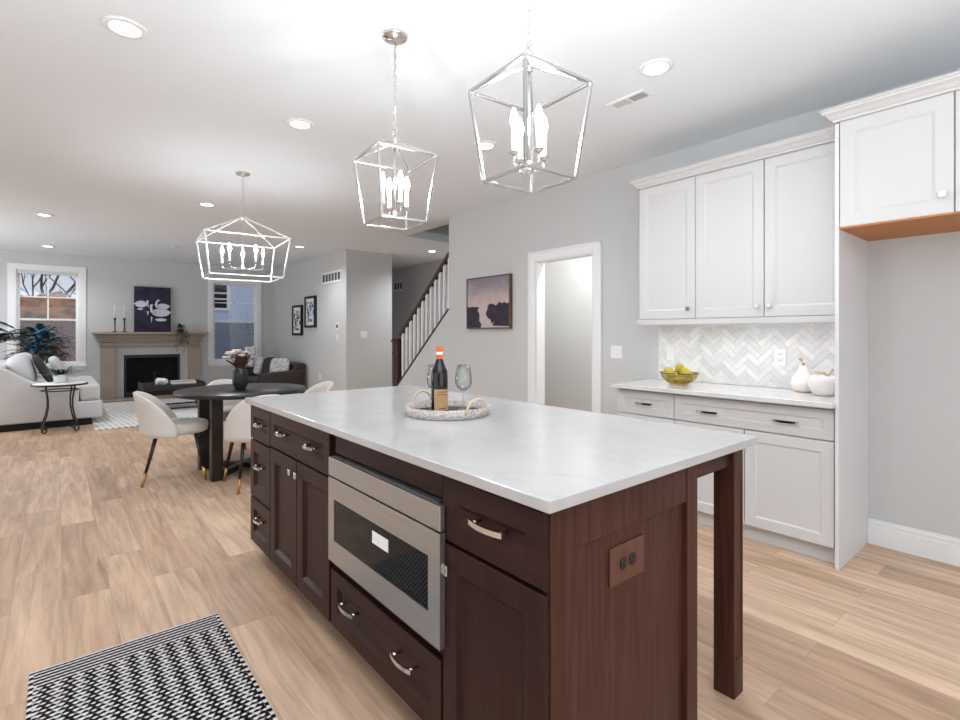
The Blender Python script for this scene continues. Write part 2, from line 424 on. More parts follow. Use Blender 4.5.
    def build(s, name, mats, parent=None, bevel=0, subsurf=0, base=True, recalc=True):
        bm = s.bm
        if recalc: bmesh.ops.recalc_face_normals(bm, faces=bm.faces)
        me = bpy.data.meshes.new(name); o = bpy.data.objects.new(name, me); COL.objects.link(o)
        if parent is not None:
            o.parent = parent
            if not s.local:
                off = wloc(parent)
                for v in bm.verts: v.co -= off
        elif base and bm.verts:
            xs = [v.co.x for v in bm.verts]; ys = [v.co.y for v in bm.verts]; zs = [v.co.z for v in bm.verts]
            off = Vector(((min(xs) + max(xs)) / 2, (min(ys) + max(ys)) / 2, min(zs)))
            for v in bm.verts: v.co -= off
            o.location = off
        bm.to_mesh(me); bm.free()
        if not isinstance(mats, (list, tuple)): mats = [mats]
        for m in mats: me.materials.append(m)
        if bevel:
            b = o.modifiers.new('edge', 'BEVEL'); b.width = bevel; b.segments = 2 if bevel < 0.02 else 4; b.limit_method = 'ANGLE'; b.angle_limit = R(40)
            if bevel >= 0.02:
                for p in me.polygons: p.use_smooth = True
        if subsurf:
            q = o.modifiers.new('smooth', 'SUBSURF'); q.levels = subsurf; q.render_levels = subsurf
            for p in me.polygons: p.use_smooth = True
        return o

def tag(o, label=None, cat=None, group=None, kind=None):
    if label: o['label'] = label
    if cat: o['category'] = cat
    if group: o['group'] = group
    if kind: o['kind'] = kind
    return o
def thing(name, label, cat, loc, rz=0, group=None):
    o = bpy.data.objects.new(name, None); COL.objects.link(o); o.empty_display_size = 0.1
    o.location = loc; o.rotation_euler = (0, 0, rz)
    return tag(o, label, cat, group)
def struct(name, mb, m, parent=None, bevel=0, base=True):
    o = mb.build(name, m, parent, bevel, base=base)
    if parent is None: o['kind'] = 'structure'
    return o
def struct_root(name, loc):
    o = bpy.data.objects.new(name, None); COL.objects.link(o); o.location = loc; o['kind'] = 'structure'
    return o
def copy_tree(o, parent=None):
    c = o.copy(); COL.objects.link(c); c.parent = parent
    for ch in [x for x in bpy.data.objects if x.parent == o]: copy_tree(ch, c)
    return c
def walls(mb, axis, a, b, u0, u1, z0, z1, holes):
    """slab in one mesh; axis 'x': slab between x=a..b spanning y=u0..u1; holes (u0,u1,z0,z1)"""
    us = sorted({u0, u1, *[h[0] for h in holes], *[h[1] for h in holes]}); zs = sorted({z0, z1, *[h[2] for h in holes], *[h[3] for h in holes]})
    for ua, ub in zip(us, us[1:]):
        run = None
        for za, zb in zip(zs, zs[1:]):
            hole = any(h[0] <= ua and ub <= h[1] and h[2] <= za and zb <= h[3] for h in holes)
            if hole: 
                continue
            if axis == 'x': mb.box(a, b, ua, ub, za, zb)
            else: mb.box(ua, ub, a, b, za, zb)
    return mb

# ------------------------------------------------------------------ the room shell
XW = 3.825           # kitchen wall face
FY = 12.1            # fireplace wall face
CH = 2.75            # ceiling height
struct('floor', MB().box(-3.0, 6.0, -2.6, 12.25, -0.06, 0), M_floor)
c = MB()
SX0, SX1, SY0, SY1 = 4.035, 4.89, 3.2, 6.61      # stairwell opening
c.box(-3.1, SX0, -2.7, 12.25, CH, CH + 0.12).box(SX1, 6.0, -2.7, 12.25, CH, CH + 0.12).box(SX0, SX1, -2.7, SY0, CH, CH + 0.12).box(SX0, SX1, SY1, 12.25, CH, CH + 0.12)
struct('ceiling', c, M_ceil)
s_ = MB()
s_.box(SX0 - 0.1, SX1 + 0.1, SY1, SY1 + 0.1, CH + 0.12, 5.2).box(SX0 - 0.1, SX0, SY0, SY1, CH + 0.12, 5.2).box(SX1, SX1 + 0.1, SY0, SY1, CH + 0.12, 5.2).box(SX0 - 0.1, SX1 + 0.1, SY0 - 0.1, SY0, CH + 0.12, 5.2).box(SX0 - 0.1, SX1 + 0.1, SY0 - 0.1, SY1 + 0.1, 5.2, 5.3)
struct('wall_stairwell', s_, M_wall)
# kitchen wall with cased opening and knee wall under the stair rail
KY0, KY1 = 5.2, 6.46
zk = lambda y: 0.541 + (6.435 - y) * 0.846
OP0, OP1, OPZ = 2.942, 3.672, 2.035
struct('wall_right', MB().prism([(-2.6, 0), (OP0, 0), (OP0, OPZ), (OP1, OPZ), (OP1, 0), (KY1, 0), (KY1, zk(KY1)), (KY0, zk(KY0)), (KY0, CH), (-2.6, CH)], 'x', XW, XW + 0.115), M_wall)
# block between living room and hall
struct('wall_living', MB().box(3.87, 4.776, 8.27, 12.25, 0, CH), M_wall)
struct('wall_hall', MB().box(5.885, 6.0, 4.9, 12.25, 0, CH), M_wall)
struct('wall_stair', MB().box(4.89, 4.99, 3.0, 6.61, 0, CH), M_wall)
struct('wall_entry', MB().box(4.99, 5.885, 4.9, 5.0, 0, CH), M_wall)
struct('wall_pantry', MB().box(4.75, 4.85, 2.2, 4.7, 0, CH).box(XW + 0.115, 4.75, 2.2, 2.3, 0, CH).box(XW + 0.115, 4.75, 4.4, 4.5, 0, CH), M_wall)
struct('wall_left', walls(MB(), 'x', -3.1, -3.0, -2.6, 12.25, 0, CH, [(0.1, 4.3, 0.05, 2.35), (8.5, 10.7, 0.6, 2.3)]), M_wall)
struct('wall_back', walls(MB(), 'y', -2.7, -2.6, -3.1, 3.94, 0, CH, [(-1.2, 2.8, 0.05, 2.35)]), M_wall)
W1 = (-0.56, 0.325, 0.70, 2.43)     # rough openings (x0,x1,z0,z1)
W2 = (2.575, 3.50, 0.66, 2.40)
struct('wall_far', walls(MB(), 'y', FY, FY + 0.15, -3.1, 3.87, 0, CH, [W1, W2]), M_wall)
def baseboard(name, mb): return struct(name, mb, M_trim)
def bb_x(mb, x, y0, y1, sgn=-1):
    mb.box(x + sgn * 0.016, x, y0, y1, 0, 0.112).box(x + sgn * 0.010, x, y0, y1, 0.112, 0.122).box(x + sgn * 0.013, x, y0, y1, 0.122, 0.136).box(x + sgn * 0.006, x, y0, y1, 0.136, 0.150)
    return mb
def bb_y(mb, y, x0, x1):
    mb.box(x0, x1, y - 0.014, y, 0, 0.122).box(x0, x1, y - 0.010, y, 0.122, 0.138).box(x0, x1, y - 0.007, y, 0.138, 0.150)
    return mb
baseboard('baseboard_right', bb_x(bb_x(bb_x(MB(), XW, -2.6, 0.858), XW, 2.31, 2.85), XW, 3.765, KY1))
baseboard('baseboard_far', bb_y(bb_y(MB(), FY, -3.0, 0.55), FY, 2.42, 3.87))
baseboard('baseboard_living', bb_x(MB(), 3.87, 8.27, FY))
baseboard('baseboard_hall', bb_y(bb_x(MB(), 5.885, 5.0, FY), 8.27, 3.87, 4.776))
# cased opening
d = struct_root('door_1', (XW, (OP0 + OP1) / 2, 0))
cs = 0.095
for nm, a in (('casing', (OP1 + 0.006, OP1 + 0.006 + cs, 0, OPZ + cs)), ('casing', (OP0 - 0.006 - cs, OP0 - 0.006, 0, OPZ + cs)), ('casing', (OP0 - 0.006, OP1 + 0.006, OPZ, OPZ + cs))):
    b_ = MB().box(XW - 0.014, XW - 0.0005, a[0], a[1], a[2], a[3])
    if a[3] - a[2] > 1:
        o_ = a[0] if a[0] < OP0 else a[1]; s1 = 1 if a[0] < OP0 else -1
        b_.box(XW - 0.022, XW - 0.014, o_, o_ + s1 * 0.02, a[2], a[3])
    else: b_.box(XW - 0.022, XW - 0.014, a[0] - cs, a[1] + cs, a[3] - 0.02, a[3])
    b_.build(nm, M_trim, d, bevel=0.003)
MB().box(XW - 0.002, XW + 0.117, OP1 - 0.012, OP1 + 0.004, 0, OPZ).box(XW - 0.002, XW + 0.117, OP0 - 0.004, OP0 + 0.012, 0, OPZ).box(XW - 0.002, XW + 0.117, OP0, OP1, OPZ - 0.012, OPZ + 0.004).build('jamb', M_trim, d)

# ------------------------------------------------------------------ windows of the living room
def window(name, op, meet, munt_x, munt_z, casing, headrail):
    x0, x1, z0, z1 = op; ox0, ox1, oz0, oz1 = casing
    r = struct_root(name, ((x0 + x1) / 2, FY, z0))
    yf = FY - 0.02
    MB().box(ox0, x0 + 0.005, yf, FY - 0.0005, z0 - 0.02, oz1).box(x1 - 0.005, ox1, yf, FY - 0.0005, z0 - 0.02, oz1).box(x0, x1, yf, FY - 0.0005, z1 - 0.005, oz1).build('casing', M_trim, r, bevel=0.003)
    MB().box(ox0 - 0.02, ox1 + 0.02, FY - 0.055, FY - 0.0005, z0 - 0.035, z0 - 0.005).box(ox0, ox1, FY - 0.018, FY - 0.0005, oz0, z0 - 0.036).build('sill', M_trim, r, bevel=0.004)
    j = 0.02
    MB().box(x0, x0 + j, FY, FY + 0.15, z0, z1).box(x1 - j, x1, FY, FY + 0.15, z0, z1).box(x0 + j, x1 - j, FY, FY + 0.15, z1 - j, z1).box(x0 + j, x1 - j, FY, FY + 0.15, z0, z0 + j).build('jamb', M_trim, r)
    def sash(nm, za, zb, y, st, rb):
        xa, xb = x0 + j, x1 - j
        s = MB().box(xa, xa + st, y, y + 0.03, za, zb).box(xb - st, xb, y, y + 0.03, za, zb).box(xa + st, xb - st, y, y + 0.03, zb - st * 0.9, zb).box(xa + st, xb - st, y, y + 0.03, za, za + rb)
        return s.build(nm, M_trim, r, bevel=0.002), (xa + st, xb - st, za + rb, zb - st * 0.9)
    up, g = sash('upper_sash', meet - 0.02, z1 - j, FY + 0.075, 0.034, 0.04)
    MB().box(munt_x - 0.011, munt_x + 0.011, FY + 0.078, FY + 0.10, g[2], g[3]).box(g[0], g[1], FY + 0.078, FY + 0.10, munt_z - 0.011, munt_z + 0.011).build('muntin', M_trim, up)
    MB().box(g[0], g[1], FY + 0.088, FY + 0.092, g[2], g[3]).build('pane', M_glass, up)
    lo, g = sash('lower_sash', z0 + j, meet + 0.02, FY + 0.042, 0.036, 0.05)
    MB().box(g[0], g[1], FY + 0.055, FY + 0.059, g[2], g[3]).build('pane', M_glass, lo)
    MB().box(x0 + j, x1 - j, FY + 0.125, FY + 0.128, z0 + j, meet).build('insect_screen', M_screen, r)
    if headrail: MB().box(x0 + 0.025, x1 - 0.025, FY - 0.01, FY + 0.035, z1 - 0.075, z1 - 0.022).build('blind_headrail', M_offwhite, r, bevel=0.004)
    return r
window('window_1', W1, 1.535, -0.126, 1.946, (-0.667, 0.42, 0.60, 2.525), True)
window('window_2', W2, 1.538, 3.02, 1.958, (2.49, 3.585, 0.575, 2.475), False)

# ------------------------------------------------------------------ outside
struct('ground', MB().box(-14, 16, 12.3, 32, -0.5, -0.45), M_concrete)
hb = MB(); nx, nz = 40, 16
rows = []
for i in range(nx + 1):
    row = []
    for k in range(nz + 1):
        x = -5 + 6.6 * i / nx; tt = k / nz
        top = 2.50 + 0.07 * math.sin(i * 0.9) + 0.05 * math.sin(i * 2.3)
        row.append(hb.v(x, 19 + 1.6 * tt ** 2 + random.uniform(-0.12, 0.12), -0.46 + (top + 0.46) * tt + random.uniform(-0.04, 0.04)))
    rows.append(row)
for i in range(nx):
    for k in range(nz): hb._f([rows[i][k], rows[i + 1][k], rows[i + 1][k + 1], rows[i][k + 1]])
back = [hb.v(-5 + 6.6 * i / nx, 22.5, -0.46) for i in range(nx + 1)]
for i in range(nx): hb._f([rows[i][nz], rows[i + 1][nz], back[i + 1], back[i]])
tag(hb.build('autumn_hedge', M_autumn), 'rust and brown autumn hedge outside the left living room window', 'hedge', kind='stuff')
def bare_tree(loc, h, seed, label):
    rnd = random.Random(seed); mb = MB()
    def grow(p, d, ln, r, lev):
        pts = [p]; q = p
        for i in range(4):
            d = (d + Vector((rnd.uniform(-.25, .25), rnd.uniform(-.25, .25), rnd.uniform(-.05, .15)))).normalized()
            q = q + d * ln / 4; pts.append(q)
        mb.tube(pts, [r * (1 - 0.12 * i) for i in range(5)], 6 if lev < 2 else 4)
        if lev < 4:
            for k in range(3 if lev else 5):
                i = rnd.randint(1, 4) if lev else rnd.randint(2, 4)
                a = rnd.uniform(0, 2 * PI); nd = (d + Vector((math.cos(a), math.sin(a) * 0.6, rnd.uniform(-.1, .7))) * 0.9).normalized()
                grow(pts[i], nd, ln * rnd.uniform(.5, .75), r * 0.5, lev + 1)
    grow(Vector(loc), Vector((0, 0, 1)), h, 0.10, 0)
    return tag(mb.build('bare_tree', M_bark), label, 'tree', 'bare trees beyond the hedge')
bare_tree((-1.35, 24.0, -0.46), 3.0, 3, 'bare winter tree seen in the upper left pane of the window beside the fireplace')
bare_tree((-0.15, 23.6, -0.46), 3.0, 11, 'bare winter tree with a leaning trunk behind the centre bar of the left window')
bare_tree((0.75, 24.4, -0.46), 2.8, 5, 'bare winter tree seen in the upper right pane of the left window')
hs = thing('house', 'blue grey lap sided house outside the window right of the fireplace', 'house', (6.0, 16.3, -0.46))
sd = MB(); ex = 0.13
HZ = 5.2
zz = -0.46
while zz < HZ:
    for xa, xb in ((2.45, 9.0),):
        sd.prism([(16.0, zz), (16.022, zz - 0.0), (16.022, zz + ex), (16.012, zz + ex)], 'x', xa, xb)
    zz += ex
sd.box(2.45, 9.0, 16.022, 16.3, -0.46, HZ)
sd.build('siding_wall', M_siding, hs)
wf = MB().box(3.33, 3.42, 15.97, 16.0, 1.95, 2.95).box(3.78, 3.87, 15.97, 16.0, 1.95, 2.95).box(3.42, 3.78, 15.97, 16.0, 2.87, 2.95).box(3.42, 3.78, 15.97, 16.0, 1.95, 2.02).build('window_frame', M_trim, hs)
MB().box(3.42, 3.78, 15.985, 15.995, 2.02, 2.87).build('pane', M_blackglass, wf)
MB().box(3.42, 3.78, 15.972, 15.984, 2.42, 2.47).box(3.42, 3.78, 15.972, 15.984, 2.25, 2.30).build('blind', M_offwhite, wf)

# ------------------------------------------------------------------ ceiling fixtures
def downlight(x, y, label, k=1.0):
    r = thing('recessed_light', label, 'ceiling light', (x, y, CH - 0.012), group='recessed ceiling lights')
    MB().lathe([(0.062, 0.006), (0.066, 0.0), (0.088, 0.004), (0.092, 0.0119), (0.062, 0.0119)], (x, y, CH - 0.012), 28).build('trim_ring', M_white, r)
    MB().lathe([(0, 0.008), (0.063, 0.0075), (0.063, 0.0110), (0, 0.0112)], (x, y, CH - 0.012), 24).build('lens', M_lens, r)
    l = bpy.data.lights.new('downlight_lamp', 'SPOT'); l.energy = CAN_POWER * 4 * k; l.spot_size = R(150); l.spot_blend = 0.9; l.shadow_soft_size = 0.06; l.color = (0.94, 0.98, 1.04)
    lo = bpy.data.objects.new('downlight_lamp', l); COL.objects.link(lo); lo.parent = r; lo.location = (0, 0, -0.012)
for x, y, lb in [(0.25, 2.95, 'recessed ceiling light at the upper left, largest of those left of the pendants'),
                 (1.303, 3.522, 'recessed ceiling light between the farther island pendant and the dining chandelier'),
                 (2.557, 3.001, 'recessed ceiling light seen through the cage of the nearer island pendant'),
                 (2.531, 1.52, 'recessed ceiling light next to the white ceiling vent'),
                 (1.304, 6.387, 'recessed ceiling light just beyond the dining chandelier canopy'),
                 (-0.123, 8.239, 'upper of the two recessed ceiling lights above the left living room window'),
                 (-0.116, 11.162, 'lower of the two recessed ceiling lights above the left living room window'),
                 (3.141, 8.506, 'recessed ceiling light right of the chandelier by the wall with the long vent'),
                 (5.118, 7.462, 'recessed ceiling light over the hall beyond the stair rail')]:
    downlight(x, y, lb, 0.45 if y < 4 else (1.6 if x > 4 else 0.95))
# added lamp to brighten the pantry, out of sight behind the head of the opening
pl = bpy.data.lights.new('pantry_fill', 'AREA'); pl.energy = 27; pl.size = 0.3
po = bpy.data.objects.new('pantry_fill', pl); COL.objects.link(po); po.location = (4.3, 3.3, CH - 0.02)
tag(MB().lathe([(0, 0.0), (0.05, 0.004), (0.065, 0.02), (0.068, 0.0345), (0, 0.0345)], (1.519, 9.797, CH - 0.035), 24).build('smoke_detector', M_offwhite), 'small round smoke detector on the ceiling above the fireplace', 'smoke detector')
def vent_y(name, label, x0, x1, y0, y1, z, slats):
    r = thing(name, label, 'vent', ((x0 + x1) / 2, (y0 + y1) / 2, z - 0.008))
    MB().box(x0, x1, y0, y0 + 0.02, z - 0.008, z - 0.0005).box(x0, x1, y1 - 0.02, y1, z - 0.008, z - 0.0005).box(x0, x0 + 0.02, y0 + 0.02, y1 - 0.02, z - 0.008, z - 0.0005).box(x1 - 0.02, x1, y0 + 0.02, y1 - 0.02, z - 0.008, z - 0.0005).box(x0 + .02, x1 - .02, (y0 + y1) / 2 - 0.006, (y0 + y1) / 2 + 0.006, z - 0.008, z - 0.0005).build('frame', M_white, r)
    g = MB(); n = slats
    for i in range(n):
        yy = y0 + 0.022 + (y1 - y0 - 0.044) * (i + 0.5) / n
        g.bar((x0 + 0.02, yy, z - 0.004), (x1 - 0.02, yy, z - 0.004), 0.002, 0.006, up=(0, 0.7 if yy < (y0 + y1) / 2 else -0.7, 0.7))
    g.build('grille', M_offwhite, r)
    MB().box(x0 + 0.02, x1 - 0.02, y0 + 0.02, y1 - 0.02, z - 0.0015, z - 0.0004).build('duct_shade', mat('vent_shade_' + name, (176, 176, 175), 0.9), r)  # thin grey sheet painting the shade inside the duct
vent_y('ceiling_vent', 'white rectangular supply vent on the ceiling near the white wall cabinets', 2.70, 2.82, 1.70, 1.97, CH, 18)

# ------------------------------------------------------------------ hanging lanterns
def chain(mb, x, y, z0, z1, ln=0.034, wd=0.014, r=0.0022):
    n = max(2, round((z1 - z0) / (ln * 0.78))); step = (z1 - z0) / n
    for i in range(n):
        zc = z0 + step * (i + 0.5); h = step * 0.62; pts = []
        for k in range(12):
            a = 2 * PI * k / 12; u = math.cos(a) * wd / 2; v = math.sin(a) * h
            pts.append((x + u, y, zc + v) if i % 2 else (x, y + u, zc + v))
        mb.tube(pts, r, 5, closed=True)
def lantern(label, name, X, Y, zb, zt, za, B, T, th, cups, cup_r, cup_z, bar_w, canopy_xy=None, group=None):
    """B, T = half sizes (a,b) of the lower and upper frames"""
    r = thing(name, label, 'chandelier' if len(cups) > 4 else 'pendant light', (X, Y, zb), group=group)
    def P(a, b, z): return (X + a * math.cos(th) - b * math.sin(th), Y + a * math.sin(th) + b * math.cos(th), z)
    sg = ((-1, -1), (1, -1), (1, 1), (-1, 1))
    lo = [P(B[0] * a, B[1] * b, zb) for a, b in sg]; up = [P(T[0] * a, T[1] * b, zt) for a, b in sg]
    f = MB()
    for i in range(4):
        f.bar(lo[i], lo[(i + 1) % 4], bar_w); f.bar(up[i], up[(i + 1) % 4], bar_w); f.bar(lo[i], up[i], bar_w)
        f.bar(up[i], (X + (up[i][0] - X) * 0.03, Y + (up[i][1] - Y) * 0.03, za), bar_w * 0.85)
    f.build('cage_frame', M_silver if len(cups) > 4 else M_nickel, r, bevel=0.0015)
    MB().lathe([(0, za - 0.02), (0.012, za - 0.018), (0.014, za + 0.01), (0.008, za + 0.02), (0.006, za + 0.03), (0, za + 0.032)], (X, Y, 0), 16).build('finial', M_chrome, r)
    lp = MB(); lp.tube([(X + 0.016 * math.cos(a), Y, za + 0.046 + 0.02 * math.sin(a)) for a in [2 * PI * k / 16 for k in range(16)]], 0.003, 6, closed=True); lp.build('loop', M_chrome, r)
    ch = MB(); chain(ch, X, Y, za + 0.062, CH - 0.028); ch.tube([(X + 0.004, Y, za + 0.05), (X + 0.004, Y + 0.003, CH - 0.03)], 0.0016, 5); ch.build('chain', M_chrome, r)
    MB().lathe([(0, -0.034), (0.012, -0.033), (0.014, -0.022), (0.05, -0.018), (0.062, -0.010), (0.064, -0.0006), (0, -0.0006)], (X, Y, CH), 28).build('canopy', M_chrome, r)
    hz = cup_z - 0.045
    MB().tube([(X, Y, za - 0.02), (X, Y, hz)], 0.005, 10).lathe([(0, hz - 0.018), (0.012, hz - 0.014), (0.022, hz), (0.012, hz + 0.012), (0.005, hz + 0.03)], (X, Y, 0), 18).build('stem', M_chrome, r)
    am = MB()
    for a in cups:
        ca, sa = math.cos(a), math.sin(a)
        am.tube([(X + ca * q, Y + sa * q, z) for q, z in ((0.01, hz), (cup_r * 0.5, hz - 0.004), (cup_r * 0.9, hz + 0.002), (cup_r, hz + 0.015), (cup_r, cup_z))], 0.0038, 8)
    am.build('arms', M_chrome, r)
    for a in cups:
        c_ = (X + math.cos(a) * cup_r, Y + math.sin(a) * cup_r, cup_z)
        MB().lathe([(0, -0.004), (0.01, -0.003), (0.019, 0.004), (0.020, 0.007), (0.010, 0.008), (0, 0.008)], c_, 16).build('drip_cup', M_chrome, r)
        sv = MB().lathe([(0.0095, 0.008), (0.0095, 0.085), (0.006, 0.087), (0, 0.087)], c_, 14).build('candle_sleeve', M_white, r)
        MB().lathe([(0, 0.088), (0.006, 0.089), (0.012, 0.105), (0.0135, 0.118), (0.010, 0.138), (0.004, 0.154), (0, 0.160)], c_, 12).build('bulb', M_bulb, sv)
    return r
C4 = [R(-13 + 90 * k) for k in range(4)]
C4b = [R(-5 + 90 * k) for k in range(4)]
q2 = 2 ** 0.5
lantern('silver cage pendant nearest the camera, hanging over the island, cut by the top edge', 'lantern_pendant', 1.280, 1.262, 1.826, 2.153, 2.228, (0.161 / q2,) * 2, (0.2135 / q2,) * 2, R(-4), C4, 0.062, 1.908, 0.0105, group='cage pendants over the island')
lantern('silver cage pendant with visible round ceiling canopy, over the far half of the island', 'lantern_pendant', 1.279, 2.187, 1.827, 2.149, 2.227, (0.161 / q2,) * 2, (0.2135 / q2,) * 2, R(-6), C4b, 0.065, 1.908, 0.0105, group='cage pendants over the island')
lantern('wide rectangular cage chandelier with five lights above the round dining table', 'chandelier', 1.305, 4.95, 1.792, 2.139, 2.344, (0.297, 0.250), (0.344, 0.316), -0.093, [R(3 + 72 * k) for k in range(5)], 0.18, 1.918, 0.0125)

# ------------------------------------------------------------------ the island
IX0, IX1, IY0, IY1 = 0.828, 1.93, 0.754, 3.10
tag(MB().box(IX0, IX1, IY0, IY1, 0.886, 0.915).build('island_countertop', M_quartz, bevel=0.003), 'long white quartz countertop on the dark wood island', 'countertop')
FX = 0.855; CB = 1.50     # door fronts; carcass back
def bar_pull(parent, y, z, xf, ln=0.115, m=None):
    """bowed drawer pull, on a front facing -x"""
    m = m or M_chrome; h = ln / 2; mb = MB()
    n = 10; A = []
    for i in range(n + 1):
        t = -1 + 2 * i / n; x = xf - 0.020 - 0.011 * (1 - t * t)
        A.append([mb.v(x - 0.003, y + t * h, z - 0.007), mb.v(x + 0.003, y + t * h, z - 0.007), mb.v(x + 0.003, y + t * h, z + 0.007), mb.v(x - 0.003, y + t * h, z + 0.007)])
    for a, b in zip(A, A[1:]):
        for k in range(4): mb._f([a[k], a[(k + 1) % 4], b[(k + 1) % 4], b[k]])
    mb._f(A[0][::-1]); mb._f(A[-1])
    for s in (-1, 1): mb.cyl((xf + 0.009, y + s * h * 0.80, z), (xf - 0.024, y + s * h * 0.80, z), 0.0055, 12)
    return mb.build('handle', m, parent)
def knob(parent, y, z, xf, m=None):
    m = m or M_chrome
    return MB().cyl((xf + 0.002, y, z), (xf - 0.016, y, z), 0.006, 12).box(xf - 0.024, xf - 0.015, y - 0.014, y + 0.014, z - 0.014, z + 0.014).build('knob', m, parent, bevel=0.0015)
GAP = 0.004
def front(root, name, y0, y1, z0, z1, m, xf, rail=0.05, bead=0.017, rec=0.013, t=0.02):
    return MB().panel_x(xf, t, y0 + GAP / 2, y1 - GAP / 2, z0 + GAP / 2, z1 - GAP / 2, rail, bead, rec).build(name, m, root)
def carcass(root, y0, y1, z1=0.884, x0=FX + 0.021, x1=CB, m=None, zt=0.10):
    MB().box(x0, x1, y0, y1, zt, z1).build('carcass', m or M_cherry, root)
    MB().box(x0 + 0.06, x1, y0, y1, 0, zt).build('toe_kick', m or M_cherry, root)
zr = [(0.685, 0.876), (0.36, 0.68), (0.10, 0.354)]
# three drawer stack, far end
u = thing('drawer_cabinet', 'dark cherry stack of three drawers at the far end of the island', 'cabinet', ((FX + CB) / 2, 2.91, 0))
carcass(u, 2.735, 3.085)
for z0, z1 in zr:
    dr = front(u, 'drawer', 2.738, 3.085, z0, z1, M_cherryh, FX, 0.058)
    bar_pull(dr, 2.91, (z0 + z1) / 2 + (0.0 if z1 > .8 else 0.03), FX + 0.004)
u = thing('base_cabinet', 'dark cherry island cabinet with a wide drawer above a pair of doors', 'cabinet', ((FX + CB) / 2, 2.36, 0), group='dark cherry island cabinets')
carcass(u, 1.975, 2.734)
dr = front(u, 'drawer', 1.985, 2.735, 0.695, 0.876, M_cherryh, FX, 0.055)
bar_pull(dr, 2.55, 0.787, FX + 0.004); bar_pull(dr, 2.18, 0.787, FX + 0.004)
for a, b, k in ((2.357, 2.735, 2.395), (1.985, 2.353, 2.318)):
    dd = front(u, 'door', a, b, 0.10, 0.69, M_cherry, FX, 0.065); knob(dd, k, 0.632, FX)
# microwave bay
u = thing('microwave_cabinet', 'dark cherry island cabinet section holding the drawer microwave over one wide drawer', 'cabinet', ((FX + CB) / 2, 1.58, 0), group='dark cherry island cabinets')
MB().box(FX + 0.021, CB, 1.955, 1.974, 0.10, 0.884).box(FX + 0.021, CB, 1.197, 1.212, 0.10, 0.884).box(FX + 0.021, CB, 1.212, 1.955, 0.10, 0.34).box(FX + 0.014, FX + 0.034, 1.212, 1.955, 0.80, 0.884).box(CB - 0.02, CB, 1.212, 1.955, 0.36, 0.884).build('carcass', M_cherryh, u)
MB().box(FX + 0.081, CB, 1.197, 1.974, 0, 0.10).build('toe_kick', M_cherry, u)
dr = front(u, 'drawer', 1.20, 1.972, 0.10, 0.332, M_cherryh, FX, 0.058)
bar_pull(dr, 1.80, 0.235, FX + 0.004, 0.125); bar_pull(dr, 1.40, 0.235, FX + 0.004, 0.125)
# near end cabinet
u = thing('base_cabinet', 'dark cherry island cabinet with one drawer over one door at the near end', 'cabinet', ((FX + CB) / 2, 1.0, 0), group='dark cherry island cabinets')
carcass(u, 0.815, 1.196)
dr = front(u, 'drawer', 0.792, 1.194, 0.69, 0.874, M_cherryh, FX, 0.062, 0.018)
bar_pull(dr, 0.985, 0.785, FX + 0.004, 0.13)
dd = front(u, 'door', 0.792, 1.194, 0.10, 0.682, M_cherry, FX, 0.065); knob(dd, 1.155, 0.62, FX)
# drawer microwave
mw = thing('microwave_oven', 'stainless steel drawer microwave with black window set into the island', 'microwave', (1.1, 1.56, 0.38))
MX = 0.835
MB().box(FX + 0.035, 1.40, 1.22, 1.945, 0.372, 0.786).build('body', M_dark, mw)
MB().box(MX, FX - 0.002, 1.178, 1.948, 0.718, 0.790).box(FX - 0.002, FX + 0.035, 1.215, 1.948, 0.718, 0.790).build('control_panel', M_steel, mw, bevel=0.002)
MB().box(MX - 0.002, MX + 0.003, 1.410, 1.73, 0.724, 0.7915).build('control_flap', M_steel, mw, bevel=0.001)
fr = MB()
wy0, wy1, wz0, wz1 = 1.238, 1.897, 0.468, 0.632
fr.box(MX, FX - 0.002, 1.178, wy0, 0.380, 0.712).box(MX, FX + 0.03, wy1, 1.948, 0.380, 0.712).box(MX, FX + 0.03, wy0, wy1, 0.380, wz0).box(MX, FX + 0.03, wy0, wy1, wz1, 0.712)
df = fr.build('door', M_steel, mw)
MB().box(MX + 0.003, FX + 0.028, wy0, wy1, wz0, wz1).build('window', M_perf, df)
MB().box(MX + 0.0018, MX + 0.0031, 1.475, 1.585, 0.560, 0.602).build('sticker', M_white, df)
MB().box(MX + 0.02, FX + 0.034, 1.215, 1.952, 0.3605, 0.371).build('vent_gap', M_dark, mw)
# end panel, apron and legs
EY = 0.790
ep = thing('island_end_panel', 'dark cherry panelled end of the island holding the brown outlet', 'panel', (1.2, 0.8, 0))
of = thing('island_overhang_frame', 'dark cherry post legs and rails carrying the island counter overhang', 'frame', (1.85, 1.9, 0))
def end_panel(yf, s):
    mb = MB()
    t = 0.024 * s
    mb.box(0.872, 0.969, yf, yf + t, 0, 0.884).box(0.969, 1.49, yf, yf + t, 0.765, 0.884).box(0.969, 1.400, yf + 0.008 * s, yf + t, 0, 0.765).box(1.400, 1.49, yf + 0.016 * s, yf + t, 0, 0.765)
    return mb
end_panel(EY, 1).build('panel', M_cherrylit, ep, bevel=0.001)
MB().box(1.49, 1.553, EY - 0.002, EY + 0.075, 0, 0.884).build('post', M_cherrylit, ep, bevel=0.001)
def leg_post(x0, x1, y0, y1):
    mb = MB(); mb.box(x0, x1, y0 + 0.003, y1, 0, 0.884)
    mb.box(x0, x0 + 0.012, y0, y0 + 0.003, 0, 0.884).box(x0 + 0.012, x1, y0, y0 + 0.003, 0.765, 0.884).box(x0 + 0.012, x1, y0, y0 + 0.003, 0, 0.135).box(x1 - 0.008, x1, y0, y0 + 0.003, 0.135, 0.765)
    return mb
leg_post(1.818, 1.888, EY, EY + 0.073).build('leg', M_cherrylit, of, bevel=0.001)
